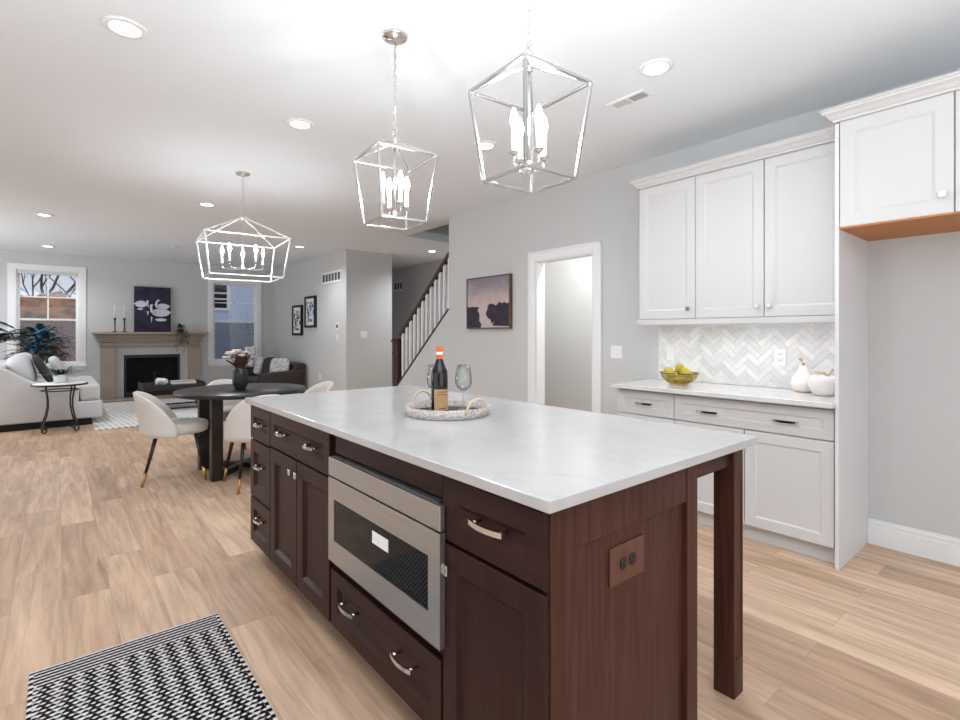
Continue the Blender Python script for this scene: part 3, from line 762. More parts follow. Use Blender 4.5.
MB().box(1.5535, 1.8175, EY + 0.016, EY + 0.05, 0.815, 0.884).build('apron', M_cherryx, of, bevel=0.001)
MB().box(1.84, 1.865, EY + 0.0735, 2.9825, 0.815, 0.884).build('apron', M_cherryh, of, bevel=0.001)
tag(MB().box(CB + 0.001, CB + 0.03, EY + 0.0755, 3.06, 0, 0.884).build('island_back_panel', M_cherry), 'plain dark cherry back panel of the island under the counter overhang', 'panel')
leg_post(1.818, 1.888, 2.983, 3.056).build('leg', M_cherrylit, of, bevel=0.001)
def outlet(name, label, cat, loc, axis, w_, h_, m, horizontal=False, dark=None, kind='outlet'):
    """wall plate; axis 'x' faces -x, axis 'y' faces -y"""
    r = thing(name, label, cat, loc)
    x, y, z = loc
    def B(u0, u1, v0, v1, d0, d1):
        mb = MB()
        if axis == 'x': mb.box(x - d1, x - d0, y + u0, y + u1, z + v0, z + v1)
        else: mb.box(x + u0, x + u1, y - d1, y - d0, z + v0, z + v1)
        return mb
    pl_ = B(-w_ / 2, w_ / 2, -h_ / 2, h_ / 2, 0.0003, 0.006).build('plate', m, r, bevel=0.0015)
    if kind == 'outlet':
        for s in (-1, 1):
            du, dv = (s * 0.021, 0) if horizontal else (0, s * 0.021)
            (MB().lathe([(0, 0.0105), (0.0145, 0.0105), (0.0165, 0.0085), (0.0165, 0.006), (0, 0.006)], (x + du, y, z + dv), 20, axis='-y') if axis == 'y' else B(du - 0.014, du + 0.014, dv - 0.014, dv + 0.014, 0.006, 0.0085)).build('socket', dark or m, r, bevel=0 if axis == 'y' else 0.005)
            sl = MB()
            for k in (-1, 1):
                a, b_ = (du, dv + k * 0.006) if horizontal else (du + k * 0.006, dv + 0.002)
                hu, hv = (0.004, 0.0012) if horizontal else (0.0012, 0.004)
                if axis == 'x': sl.box(x - 0.0092, x - 0.0084, y + a - hu, y + a + hu, z + b_ - hv, z + b_ + hv)
                else: sl.box(x + a - hu, x + a + hu, y - 0.0112, y - 0.0104, z + b_ - hv, z + b_ + hv)
            sl.build('slot', M_dark, r)
    else:
        n = kind
        for i in range(n):
            uu = (i - (n - 1) / 2) * 0.046
            B(uu - 0.016, uu + 0.016, -0.033, 0.033, 0.006, 0.009).build('rocker', m, r, bevel=0.0015)
    return r
M_brownplate = mat('brown_plate', (84, 50, 40), 0.4, vary=((98, 60, 47), (60, 60, 4)))
outlet('power_outlet', 'brown wood-look power outlet on the end of the dark island', 'outlet', (1.18, EY + 0.0077, 0.671), 'y', 0.157, 0.102, M_brownplate, True, mat('dark_brown_socket', (34, 24, 22), 0.4))

# ------------------------------------------------------------------ things on the island
tr = thing('serving_tray', 'round pebble-grey serving tray with rope handles on the island', 'tray', (1.374, 1.875, 0.915))
TX, TY = 1.374, 1.875
MB().lathe([(0, 0.9152), (0.183, 0.9152), (0.190, 0.918), (0.193, 0.956), (0.187, 0.957), (0.184, 0.9215)], (TX, TY, 0), 48).build('rim', M_weave, tr)
MB().lathe([(0.1845, 0.9205), (0.1845, 0.9225), (0, 0.9225), (0, 0.9205)], (TX, TY, 0), 40).build('base', M_traybot, tr)
vd = Vector((0.6409, 0.7676, 0)); vr = Vector((0.7676, -0.6409, 0))
for ang in (R(-88), R(92)):
    c0 = Vector((TX, TY, 0)); d_ = Vector((math.cos(ang), math.sin(ang), 0)); tn = Vector((-d_.y, d_.x, 0))
    pts = []
    for k in range(13):
        a = PI * k / 12
        pts.append(c0 + d_ * (0.198 + 0.006 * math.sin(a)) + tn * (0.058 * math.cos(a)) + Vector((0, 0, 0.940 + 0.062 * math.sin(a))))
    MB().tube(pts, 0.0055, 8).build('handle', M_rope, tr)
bt = thing('wine_bottle', 'dark wine bottle with orange foil top and tan label on the tray', 'bottle', (1.345, 1.90, 0.9226))
bx, by, bz = 1.345, 1.90, 0.9226
MB().lathe([(0, 0), (0.034, 0), (0.038, 0.006), (0.038, 0.165), (0.035, 0.19), (0.022, 0.222), (0.0145, 0.245), (0.0138, 0.297), (0, 0.298)], (bx, by, bz), 32).build('body', M_wine, bt)
MB().lathe([(0.0148, 0.238), (0.0152, 0.300), (0.0135, 0.303), (0, 0.303)], (bx, by, bz), 24).build('foil', M_orange, bt)
MB().lathe([(0.0154, 0.263), (0.0156, 0.264), (0.0156, 0.276), (0.0154, 0.277)], (bx, by, bz), 24).build('foil_band', M_white, bt)
lb = MB(); n = 16; a0, a1 = R(196), R(318)
for i in range(n):
    t0 = a0 + (a1 - a0) * i / n; t1 = a0 + (a1 - a0) * (i + 1) / n
    q = [lb.v(bx + 0.0384 * math.cos(t), by + 0.0384 * math.sin(t), bz + z) for t, z in ((t0, 0.012), (t1, 0.012), (t1, 0.108), (t0, 0.108))]
    lb._f(q, True)
lbo = lb.build('label', M_kraft, bt)
ln_ = MB()
for zz_, a_, b_ in ((0.094, 0.25, 0.75), (0.082, 0.18, 0.82), (0.02, 0.3, 0.7)):
    for i in range(10):
        t0 = a0 + (a1 - a0) * (a_ + (b_ - a_) * i / 10); t1 = a0 + (a1 - a0) * (a_ + (b_ - a_) * (i + 0.7) / 10)
        ln_._f([ln_.v(bx + 0.0387 * math.cos(t), by + 0.0387 * math.sin(t), bz + z) for t, z in ((t0, zz_), (t1, zz_), (t1, zz_ + 0.004), (t0, zz_ + 0.004))])
ln_.build('print', M_espresso, lbo)
def wine_glass(x, y, label):
    z = 0.9226
    pr = [(0, 0), (0.034, 0.0), (0.034, 0.0016), (0.012, 0.004), (0.0042, 0.012), (0.0036, 0.05), (0.0045, 0.082), (0.014, 0.089), (0.032, 0.104), (0.0415, 0.128), (0.040, 0.155), (0.0335, 0.212),
          (0.0325, 0.212), (0.0388, 0.155), (0.0402, 0.128), (0.031, 0.106), (0.013, 0.0915), (0, 0.089)]
    o = MB().lathe(pr, (x, y, z), 32).build('wine_glass', M_wineglass)
    return tag(o, label, 'wine glass', 'stemmed wine glasses on the tray')
wine_glass(1.480, 1.895, 'empty stemmed wine glass standing clear on the right of the bottle')
wine_glass(1.390, 2.000, 'empty stemmed wine glass mostly hidden behind the wine bottle')

# ------------------------------------------------------------------ white cabinets on the kitchen wall
BXF, BXB = 3.27, XW - 0.0005
def wcarcass(root, y0, y1, z0, z1, x0, x1, toe=False):
    MB().box(x0, x1, y0, y1, z0, z1).build('carcass', M_cab, root)
    if toe: MB().box(3.33, x1, y0, y1, 0, z0).build('toe_kick', M_cab, root)
u = thing('base_cabinet', 'narrow white base cabinet with one drawer, left under the backsplash counter', 'cabinet', (3.55, 2.056, 0), group='white base cabinets')
wcarcass(u, 1.827, 2.286, 0.10, 0.876, BXF + 0.021, BXB, True)
dr = front(u, 'drawer', 1.828, 2.286, 0.69, 0.862, M_cab, BXF, 0.05, 0.010, 0.007); bar_pull(dr, 2.056, 0.776, BXF + 0.003, 0.13)
dd = front(u, 'door', 1.828, 2.286, 0.10, 0.686, M_cab, BXF, 0.058, 0.010, 0.007); knob(dd, 1.87, 0.62, BXF)
u = thing('base_cabinet', 'wide white base cabinet with a two-pull drawer over two doors beside the tall panel', 'cabinet', (3.55, 1.36, 0), group='white base cabinets')
wcarcass(u, 0.8785, 1.826, 0.10, 0.876, BXF + 0.021, BXB, True)
dr = front(u, 'drawer', 0.886, 1.826, 0.69, 0.862, M_cab, BXF, 0.05, 0.010, 0.007); bar_pull(dr, 1.59, 0.77, BXF + 0.003, 0.135); bar_pull(dr, 1.125, 0.77, BXF + 0.003, 0.135)
for a, b, k in ((1.362, 1.826, 1.40), (0.886, 1.360, 1.32)):
    dd = front(u, 'door', a, b, 0.10, 0.686, M_cab, BXF, 0.060, 0.010, 0.007); knob(dd, k, 0.63, BXF)
tag(MB().box(3.205, BXB, 0.8785, 2.30, 0.8765, 0.906).build('wall_countertop', M_quartzw, bevel=0.003), 'white quartz countertop in front of the herringbone backsplash', 'countertop')
# herringbone splash
def clip(poly, f):
    out = []
    for i, p in enumerate(poly):
        q = poly[(i + 1) % len(poly)]; a, b = f(p), f(q)
        if a >= 0: out.append(p)
        if a * b < 0: t = a / (a - b); out.append((p[0] + (q[0] - p[0]) * t, p[1] + (q[1] - p[1]) * t))
    return out
sp = MB(); SY0_, SY1_, SZ0, SZ1 = 0.880, 2.269, 0.907, 1.3875
sp.mi = 5; sp.box(XW - 0.006, XW - 0.0005, SY0_, SY1_, SZ0, SZ1)
TW, TL, gp = 0.040, 0.12, 0.001
rt = math.sqrt(0.5); rnd = random.Random(5)
for i in range(-40, 60):
    for k in range(-16, 20):
        # classic herringbone lattice: horizontal and vertical bricks, then turned 45 degrees
        ox = i * TW + k * 2 * TL * 0.5 * 2 * 0 ; 
        for kind in (0, 1):
            if kind == 0: x0, y0, x1, y1 = i * TW + k * 2 * TL, i * TW * 1.0, i * TW + k * 2 * TL + TL, i * TW + TW
            else: x0, y0, x1, y1 = i * TW + k * 2 * TL - TW + 0 * TL, i * TW + 0.0, i * TW + k * 2 * TL, i * TW + TL
            if kind == 1: x0, x1 = i * TW + k * 2 * TL + TL, i * TW + k * 2 * TL + TL + TW; y0, y1 = i * TW + TW - TL, i * TW + TW
            P4 = [(x0 + gp, y0 + gp), (x1 - gp, y0 + gp), (x1 - gp, y1 - gp), (x0 + gp, y1 - gp)]
            P4 = [((p[0] - p[1]) * rt + 1.5, (p[0] + p[1]) * rt + 1.1) for p in P4]
            for f in (lambda p: p[0] - SY0_ - 0.001, lambda p: SY1_ - 0.001 - p[0], lambda p: p[1] - SZ0 - 0.001, lambda p: SZ1 - p[1]):
                if P4: P4 = clip(P4, f)
            if len(P4) >= 3:
                sp.mi = rnd.choices([0, 1, 2, 3, 4], [30, 22, 13, 10, 25])[0]
                try: sp.prism(P4, 'x', XW - 0.0095, XW - 0.0061)
                except Exception: pass
tag(sp.build('backsplash', M_tiles + [M_grout], base=True), 'pale marble herringbone backsplash between the white wall cabinets and counter', 'backsplash')
# upper cabinets
UX = 3.49
u = thing('wall_cabinet', 'white single-door wall cabinet at the left end above the backsplash', 'cabinet', (3.66, 2.0, 1.385), group='white wall cabinets')
wcarcass(u, 1.788, 2.24, 1.388, 2.42, UX + 0.021, BXB)
dd = front(u, 'door', 1.787, 2.24, 1.39, 2.405, M_cab, UX, 0.062, 0.012, 0.007); knob(dd, 1.835, 1.462, UX)
u = thing('wall_cabinet', 'white two-door wall cabinet above the backsplash outlet and ceramic vases', 'cabinet', (3.66, 1.34, 1.385), group='white wall cabinets')
wcarcass(u, 0.8785, 1.787, 1.388, 2.42, UX + 0.021, BXB)
for a, b, k in ((1.331, 1.787, 1.37), (0.882, 1.329, 1.297)):
    dd = front(u, 'door', a, b, 1.39, 2.405, M_cab, UX, 0.062, 0.012, 0.007); knob(dd, k, 1.462, UX)
def crown(mb, xf, y0, y1, z, left_return, right_x=None):
    """stepped cove along y at front xf, with mitred return on the +y end back to the wall"""
    prof = [(0.0, 0.0), (0.008, 0.0), (0.010, 0.012), (0.020, 0.018), (0.032, 0.034), (0.048, 0.044), (0.050, 0.054), (0.056, 0.056), (0.056, 0.068), (0.0, 0.068)]
    def ring(px, py, dx, dy): return [mb.v(px + dx * o, py + dy * o, z + h) for o, h in prof]
    A = ring(xf, y0, -1, 0); Bm = ring(xf, y1, -1, 1); Cc = ring(right_x or BXB, y1, 0, 1)
    for P_, Q_ in ((A, Bm), (Bm, Cc)):
        for k in range(len(prof)): mb._f([P_[k], P_[(k + 1) % len(prof)], Q_[(k + 1) % len(prof)], Q_[k]])
    mb._f(A); mb._f(Cc[::-1])
    return mb
t1 = crown(MB(), UX, 0.8785, 2.24, 2.408, True)
struct('trim_1', t1, M_cab)
struct('trim_2', MB().box(UX - 0.012, UX + 0.012, 0.8785, 2.252, 1.348, 1.3875).box(UX - 0.012, BXB, 2.241, 2.262, 1.348, 1.3875).box(UX - 0.006, UX + 0.016, 0.8785, 2.246, 1.340, 1.348), M_cab, bevel=0.003)
for yc, ln, lb in ((2.0, 0.36, 'slim added light strip under the single-door white wall cabinet'), (1.33, 0.80, 'slim added light strip under the two-door white wall cabinet')):
    r_ = thing('added_light_strip', lb, 'added cabinet light', (3.56, yc, 1.378))  # added strips, unseen behind the light rail, to brighten the backsplash
    MB().box(3.545, 3.575, yc - ln / 2, yc + ln / 2, 1.378, 1.3878).build('housing', M_white, r_)
    ul = bpy.data.lights.new('added_strip_lamp', 'AREA'); ul.shape = 'RECTANGLE'; ul.size = 0.024; ul.size_y = ln; ul.energy = 1.35 * ln; ul.color = (0.98, 0.99, 1.0)
    uo = bpy.data.objects.new('added_strip_lamp', ul); COL.objects.link(uo); uo.parent = r_; uo.location = (0, 0, -0.002)
# refrigerator surround
DX = 3.25
tag(MB().box(DX, BXB, 0.860, 0.878, 0, 2.42).build('refrigerator_panel', M_cabg, bevel=0.001), 'tall white side panel between the counter and the empty refrigerator bay', 'panel')
u = thing('wall_cabinet', 'deep white two-door cabinet above the empty refrigerator bay', 'cabinet', (3.54, 0.4, 1.85), group='white wall cabinets')
MB().box(DX + 0.021, BXB, -0.06, 0.8595, 1.862, 2.43).build('carcass', M_cab, u)
MB().box(DX + 0.004, BXB, -0.06, 0.8595, 1.848, 1.8615).build('underside', M_maple, u)
for a, b, k in ((0.400, 0.858, 0.44), (-0.06, 0.398, 0.36)):
    dd = front(u, 'door', a, b, 1.855, 2.428, M_cab, DX, 0.066, 0.014, 0.008); knob(dd, k, 1.945, DX)
struct('trim_3', crown(MB(), DX, -0.06, 0.878, 2.428, True), M_cab)
# plates on the wall
outlet('light_switch', 'white two-gang light switch on the grey wall right of the cased opening', 'light switch', (XW, 2.683, 1.118), 'x', 0.118, 0.115, M_white, kind=2)
outlet('light_switch', 'white single switch plate on the backsplash behind the lemons', 'light switch', (XW - 0.0096, 2.158, 1.125), 'x', 0.073, 0.117, M_white, kind=1)
outlet('power_outlet', 'white power outlet on the marble backsplash left of the ceramic vases', 'outlet', (XW - 0.0096, 1.348, 1.118), 'x', 0.073, 0.117, M_white)

# ------------------------------------------------------------------ on the wall counter
CZ = 0.9062
bw = thing('fruit_bowl', 'amber glass bowl of lemons at the left end of the wall counter', 'bowl', (3.50, 1.915, CZ))
MB().lathe([(0, 0.0), (0.052, 0.0), (0.085, 0.018), (0.118, 0.052), (0.136, 0.090), (0.132, 0.091), (0.114, 0.055), (0.082, 0.024), (0.048, 0.010), (0, 0.009)], (3.50, 1.915, CZ), 40).build('bowl', M_amber, bw)
MB().tube([(3.50 + 0.134 * math.cos(a), 1.915 + 0.134 * math.sin(a), CZ + 0.090) for a in [2 * PI * k / 48 for k in range(48)]], 0.0028, 6, closed=True).build('rim', M_espresso, bw)
lem = [(-0.02, 0.062, 0.052), (0.055, -0.01, 0.052), (-0.05, -0.03, 0.050), (0.01, -0.068, 0.058), (-0.045, 0.055, 0.092), (-0.03, -0.065, 0.092), (0.01, 0.0, 0.118)]
for i, (dx, dy, dz) in enumerate(lem):
    M3 = Matrix.Rotation(i * 1.1, 3, 'Z') @ Matrix.Rotation(R(80 + 12 * i), 3, 'Y')
    mb = MB(); mb.ell((3.50 + dx, 1.915 + dy, CZ + dz), (0.034, 0.034, 0.043), 1.0, 18, 12, M3)
    tip = M3 @ Vector((0, 0, 0.046)); mb.ell((3.50 + dx + tip.x * 0.93, 1.915 + dy + tip.y * 0.93, CZ + dz + tip.z * 0.93), (0.007, 0.007, 0.007), 1, 8, 6)
    where = ['low in the bowl toward the cased opening', 'low at the back of the bowl by the tiles', 'low in the front of the bowl', 'low on the right side of the bowl', 'on the upper left of the heap', 'on the upper right of the heap', 'on top of the heap'][i]
    tag(mb.build('lemon', M_lemon), 'yellow green lemon ' + where, 'lemon', 'lemons in the amber bowl')
va = thing('pear_vase', 'blush white pear-shaped ceramic with a tall stem on the wall counter', 'vase', (3.70, 1.172, CZ))
MB().lathe([(0, 0), (0.042, 0), (0.062, 0.014), (0.074, 0.045), (0.070, 0.078), (0.050, 0.112), (0.031, 0.140), (0.023, 0.160), (0.014, 0.170), (0, 0.172)], (3.70, 1.172, CZ), 32).build('body', M_ceramic, va)
MB().tube([(3.70, 1.172, CZ + 0.168), (3.70, 1.174, CZ + 0.19), (3.695, 1.182, CZ + 0.206), (3.69, 1.190, CZ + 0.216)], [0.010, 0.008, 0.008, 0.011], 10).build('stem', M_stemclay, va)
MB().tube([(3.698, 1.175, CZ + 0.188), (3.688, 1.167, CZ + 0.196), (3.68, 1.145, CZ + 0.194)], [0.006, 0.009, 0.002], 8).build('leaf', M_ceramic, va)
va = thing('apple_vase', 'squat blush white apple-shaped ceramic nearest the tall panel', 'vase', (3.58, 1.025, CZ))
MB().lathe([(0, 0), (0.044, 0), (0.062, 0.014), (0.080, 0.052), (0.085, 0.085), (0.078, 0.112), (0.060, 0.122), (0.035, 0.120), (0.012, 0.110), (0, 0.108)], (3.58, 1.025, CZ), 32).build('body', M_ceramic, va)
MB().tube([(3.58, 1.025, CZ + 0.108), (3.598, 1.000, CZ + 0.13), (3.59, 0.985, CZ + 0.150), (3.588, 0.980, CZ + 0.160)], [0.007, 0.0055, 0.0055, 0.008], 10).build('stem', M_stemclay, va)
MB().tube([(3.58, 1.008, CZ + 0.126), (3.59, 1.03, CZ + 0.138), (3.585, 1.06, CZ + 0.140), (3.58, 1.085, CZ + 0.146)], [0.004, 0.009, 0.008, 0.002], 8).build('leaf', M_stemclay, va)

# ------------------------------------------------------------------ painting on the kitchen wall
PY0, PY1, PZ0, PZ1 = 4.025, 4.785, 1.337, 1.938
pa = thing('landscape_painting', 'dusky river landscape painting in a thin brown frame on the grey kitchen wall', 'painting', (XW, 4.405, PZ0))
MB().box(XW - 0.042, XW - 0.001, PY0, PY0 + 0.014, PZ0, PZ1).box(XW - 0.042, XW - 0.001, PY1 - 0.014, PY1, PZ0, PZ1).box(XW - 0.042, XW - 0.001, PY0 + 0.014, PY1 - 0.014, PZ0, PZ0 + 0.014).box(XW - 0.042, XW - 0.001, PY0 + 0.014, PY1 - 0.014, PZ1 - 0.014, PZ1).build('frame', mat('brown_frame', (98, 72, 56), 0.5), pa)
def art_mat():
    m, t, b = nt('painted_evening_sky'); N, L = t.nodes, t.links; G = NG(t)
    tc = N.new('ShaderNodeTexCoord'); sp_ = N.new('ShaderNodeSeparateXYZ'); L.new(tc.outputs['Object'], sp_.inputs[0])
    n = N.new('ShaderNodeTexNoise'); n.inputs['Scale'].default_value = 7; n.inputs['Detail'].default_value = 6; L.new(tc.outputs['Object'], n.inputs['Vector'])
    z = G.m('ADD', G.m('DIVIDE', sp_.outputs['Z'], 0.58), G.m('MULTIPLY_ADD', n.outputs['Fac'], 0.5, -0.25))
    rp = N.new('ShaderNodeValToRGB'); e = rp.color_ramp.elements
    e[0].position = 0.0; e[0].color = rgb(196, 182, 186); e[1].position = 1.0; e[1].color = rgb(132, 122, 132)
    for p_, c_ in ((0.40, (206, 186, 180)), (0.6, (190, 170, 166)), (0.8, (158, 146, 152))):
        q = e.new(p_); q.color = rgb(*c_)
    L.new(z, rp.inputs[0]); L.new(rp.outputs[0], b.inputs['Base Color']); b.inputs['Roughness'].default_value = 0.6
    return m
cv = MB().box(XW - 0.036, XW - 0.004, PY0 + 0.0145, PY1 - 0.0145, PZ0 + 0.0145, PZ1 - 0.0145).build('canvas', art_mat(), pa)
M_artdark = spots('painted_dark_trees', (44, 38, 52), (66, 54, 68), 10, 0.5, 0.2)
tb = MB(); rnd = random.Random(2)
cw, chh = PY1 - PY0 - 0.03, PZ1 - PZ0 - 0.03
def AP(u_, v_): return (PY1 - 0.015 - u_ * cw, PZ0 + 0.015 + v_ * chh)
L_ = [(0, 0), (0.33, 0), (0.36, 0.06), (0.30, 0.14), (0.31, 0.27), (0.25, 0.36), (0.31, 0.40), (0.24, 0.43), (0.18, 0.42), (0.12, 0.44), (0.06, 0.42), (0, 0.44)]
R_ = [(0.62, 0.035), (1, 0.02), (1, 0.48), (0.95, 0.46), (0.9, 0.49), (0.84, 0.47), (0.78, 0.50), (0.70, 0.43), (0.65, 0.46), (0.57, 0.48), (0.51, 0.44), (0.5, 0.37), (0.46, 0.28), (0.50, 0.20), (0.58, 0.15), (0.60, 0.07), (0.66, 0.12)]
for pl_ in (L_, R_): tb.prism([AP(*p) for p in pl_], 'x', XW - 0.0372, XW - 0.0361)
tb.build('painted_trees', M_artdark, cv)

# ------------------------------------------------------------------ stairs
st = MB(); n = 7
for i in range(n):
    y1 = 6.40 - i * 0.225; st.box(XW + 0.116, 4.889, 4.72, y1, i * 0.19, (i + 1) * 0.19)
tag(st.build('staircase', M_treadw), 'dark wood staircase climbing behind the sloped knee wall', 'staircase')
rl = thing('stair_railing', 'dark wood handrail with white balusters and a square newel post', 'railing', (3.88, 6.5, 0))
RX = 3.882
NY0, NY1 = 6.47, 6.60
MB().box(RX - 0.055, RX + 0.055, NY0 + 0.01, NY1 - 0.01, 0, 1.16).box(RX - 0.066, RX + 0.066, NY0, NY1, 0.985, 1.005).box(RX - 0.066, RX + 0.066, NY0, NY1, 1.125, 1.145).box(RX - 0.085, RX + 0.085, NY0 - 0.018, NY1 + 0.018, 1.16, 1.185).box(RX - 0.07, RX + 0.07, NY0 - 0.004, NY1 + 0.004, 1.185, 1.215).build('newel_post', M_treadw, rl, bevel=0.004)
hz = lambda y: 1.205 + (6.56 - y) * 0.862
MB().bar((RX, NY0, hz(NY0) - 0.03), (RX, 5.203, hz(5.203) - 0.03), 0.06, 0.055).build('handrail', M_treadw, rl, bevel=0.008)
MB().bar((RX, 6.468, zk(6.468) + 0.012), (RX, 5.204, zk(5.204) + 0.012), 0.135, 0.022).build('base_rail', M_treadw, rl, bevel=0.003)
for i in range(12):
    y = 6.40 - i * 0.1035
    MB().prism([(y - 0.0165, zk(y - 0.0165) + 0.030), (y + 0.0165, zk(y + 0.0165) + 0.030), (y + 0.0165, hz(y + 0.0165) - 0.070), (y - 0.0165, hz(y - 0.0165) - 0.070)], 'x', RX - 0.0165, RX + 0.0165).build('baluster', M_trim, rl)

# vents and small plates on the living wall
def wall_vent(label, x, y0, y1, z0, z1, n):
    r = thing('wall_vent', label, 'vent', (x, (y0 + y1) / 2, z0))
    f = 0.035
    MB().box(x - 0.012, x - 0.0005, y0, y0 + f, z0, z1).box(x - 0.012, x - 0.0005, y1 - f, y1, z0, z1).box(x - 0.012, x - 0.0005, y0 + f, y1 - f, z0, z0 + f).box(x - 0.012, x - 0.0005, y0 + f, y1 - f, z1 - f, z1).build('frame', M_white, r)
    MB().box(x - 0.003, x - 0.0004, y0 + f, y1 - f, z0 + f, z1 - f).build('duct_shade', mat('grille_shade', (86, 86, 88), 0.9), r)  # dark sheet stands in for the shade behind the dividers
    for i in range(1, n):
        yy = y0 + f + (y1 - y0 - 2 * f) * i / n; MB().box(x - 0.010, x - 0.0031, yy - 0.012, yy + 0.012, z0 + f, z1 - f).build('divider', M_white, r)
wall_vent('long white return vent high on the living room side wall', 3.87, 8.46, 9.32, 2.21, 2.42, 6)
wall_vent('small white return vent high on the shaded hall wall', 5.885, 9.70, 10.10, 2.24, 2.455, 3)
o = thing('thermostat', 'small white thermostat with dark display on the living room side wall', 'thermostat', (3.87, 8.62, 1.40))
MB().box(3.858, 3.8695, 8.56, 8.69, 1.34, 1.47).build('body', M_white, o, bevel=0.004)
MB().box(3.8565, 3.8579, 8.59, 8.66, 1.385, 1.445).build('display', M_black, o)
outlet('light_switch', 'white switch plate below the thermostat on the living room side wall', 'light switch', (3.87, 8.62, 1.21), 'x', 0.08, 0.12, M_white, kind=1)
outlet('light_switch', 'white two-gang switch plate on the wall face beside the stair newel', 'light switch', (4.20, 8.27, 1.27), 'y', 0.13, 0.12, M_white, kind=2)
outlet('power_outlet', 'white power outlet low on the living room side wall near the dark loveseat', 'outlet', (3.87, 9.42, 0.45), 'x', 0.08, 0.12, M_white)
def frame_art(label, y0, y1, z0, z1, m):
    r = thing('framed_print', label, 'picture', (3.87, (y0 + y1) / 2, z0), group='black framed prints on the living room side wall')
    x, f, t = 3.87, 0.045, 0.05
    MB().box(x - t, x - 0.001, y0, y0 + f, z0, z1).box(x - t, x - 0.001, y1 - f, y1, z0, z1).box(x - t, x - 0.001, y0 + f, y1 - f, z0, z0 + f).box(x - t, x - 0.001, y0 + f, y1 - f, z1 - f, z1).build('frame', M_black, r)
    MB().box(x - t + 0.02, x - 0.002, y0 + f, y1 - f, z0 + f, z1 - f).build('mat_board', M_white, r)
    MB().box(x - t + 0.015, x - t + 0.0199, y0 + f + 0.03, y1 - f - 0.03, z0 + f + 0.06, z1 - f - 0.06).build('print', m, r)
frame_art('narrow black framed botanical print, lower and farther of the two on the side wall', 10.27, 10.80, 1.245, 1.87, M_print)
frame_art('narrow black framed blue grey print, higher and nearer of the two on the side wall', 9.57, 10.10, 1.40, 2.02, M_print2)

# ------------------------------------------------------------------ fireplace
fp = thing('fireplace', 'taupe mantel fireplace with pale tile surround and black firebox', 'fireplace', (1.47, 11.9, 0))
LW, LE, RW, RE = 0.635, 0.85, 2.10, 2.315
FB = FY - 0.0005
MB().prism([(0.50, 1.312), (2.45, 1.312), (2.45, 1.285), (2.43, 1.272), (0.52, 1.272), (0.50, 1.285)], 'y', 11.82, FB).build('mantel_shelf', M_taupe, fp, bevel=0.006)
cr = MB()
for o_, z0, z1 in ((0.10, 1.245, 1.2715), (0.07, 1.21, 1.245), (0.04, 1.165, 1.21), (0.018, 1.12, 1.165)):
    cr.box(LW - o_, RE + o_, 11.955 - o_, FB, z0, z1)
cr.build('crown', M_taupe, fp, bevel=0.012)
MB().box(LW, RE, 11.98, FB, 1.03, 1.1195).build('frieze', M_taupe, fp, bevel=0.004)
for a, b in ((LW, LE), (RW, RE)):
    MB().box(a, b, 11.955, FB, 0.031, 1.0295).box(a - 0.012, b + 0.012, 11.943, FB, 0.031, 0.20).box(a - 0.006, b + 0.006, 11.949, FB, 1.0, 1.0295).build('pilaster', M_taupe, fp, bevel=0.004)
BX0, BX1, BZ = 1.0, 1.955, 0.86
MB().box(LE + 0.0005, BX0, 12.05, FB, 0.031, 1.0295).box(BX1, RW - 0.0005, 12.05, FB, 0.031, 1.0295).box(BX0, BX1, 12.05, FB, BZ, 1.0295).build('tile_surround', mat('pale_mosaic', (196, 196, 192), 0.4, vary=((176, 176, 173), 40)), fp)
MB().box(BX0, BX0 + 0.04, 12.035, FB, 0.031, BZ).box(BX1 - 0.04, BX1, 12.035, FB, 0.031, BZ).box(BX0 + 0.04, BX1 - 0.04, 12.035, FB, BZ - 0.06, BZ).box(BX0 + 0.04, BX1 - 0.04, 12.035, FB, 0.031, 0.14).build('firebox_frame', M_black, fp)
MB().box(BX0 + 0.04, BX1 - 0.04, 12.085, FB, 0.14, BZ - 0.06).build('firebox', mat('dark_brick', (34, 33, 33), 0.8, vary=((20, 19, 19), 8)), fp)  # dark brick back, mottled to a darker tone
lg = MB()
for a, b in (((1.2, 12.075, 0.18), (1.75, 12.075, 0.2)), ((1.25, 12.07, 0.25), (1.6, 12.07, 0.3)), ((1.5, 12.07, 0.24), (1.8, 12.072, 0.34))): lg.cyl(a, b, 0.03, 10)
lg.build('logs', mat('charred_log', (66, 58, 54), 0.9), fp)
MB().box(BX0 + 0.04, BX1 - 0.04, 12.040, 12.043, 0.14, BZ - 0.06).build('glass', glass_thin('fire_glass', (0.85, 0.85, 0.85), -0.04), fp)
MB().box(0.56, 2.39, 11.62, FB, 0.0, 0.03).build('hearth', M_taupe, fp, bevel=0.004)
# on the mantel
MZ = 1.3125
def candlestick(x, y, where):
    r = thing('candlestick', 'slim black candlestick ' + where, 'candlestick', (x, y, MZ), group='black candlesticks on the mantel')
    MB().lathe([(0, 0), (0.045, 0), (0.045, 0.008), (0.018, 0.014), (0.0095, 0.02), (0.0095, 0.05), (0.014, 0.055), (0.0095, 0.06), (0.0095, 0.20), (0.014, 0.21), (0.0095, 0.22), (0.019, 0.245), (0.023, 0.262), (0.023, 0.268), (0, 0.268)], (x, y, MZ), 20).build('holder', M_black, r)
    o = MB().lathe([(0.0, 0.0), (0.0135, 0.0), (0.011, 0.235), (0.006, 0.243), (0.002, 0.247), (0.0015, 0.258), (0, 0.258)], (x, y, MZ + 0.2685), 14).build('candle', M_candle)
    tag(o, 'white taper candle in the candlestick ' + where, 'candle', 'taper candles on the mantel')
candlestick(0.855, 11.96, 'farthest from the swan picture')
candlestick(1.003, 11.96, 'next to the swan picture')
sw = thing('swan_picture', 'dark canvas picture of white swans standing on the mantel', 'picture', (1.478, 12.0, MZ))
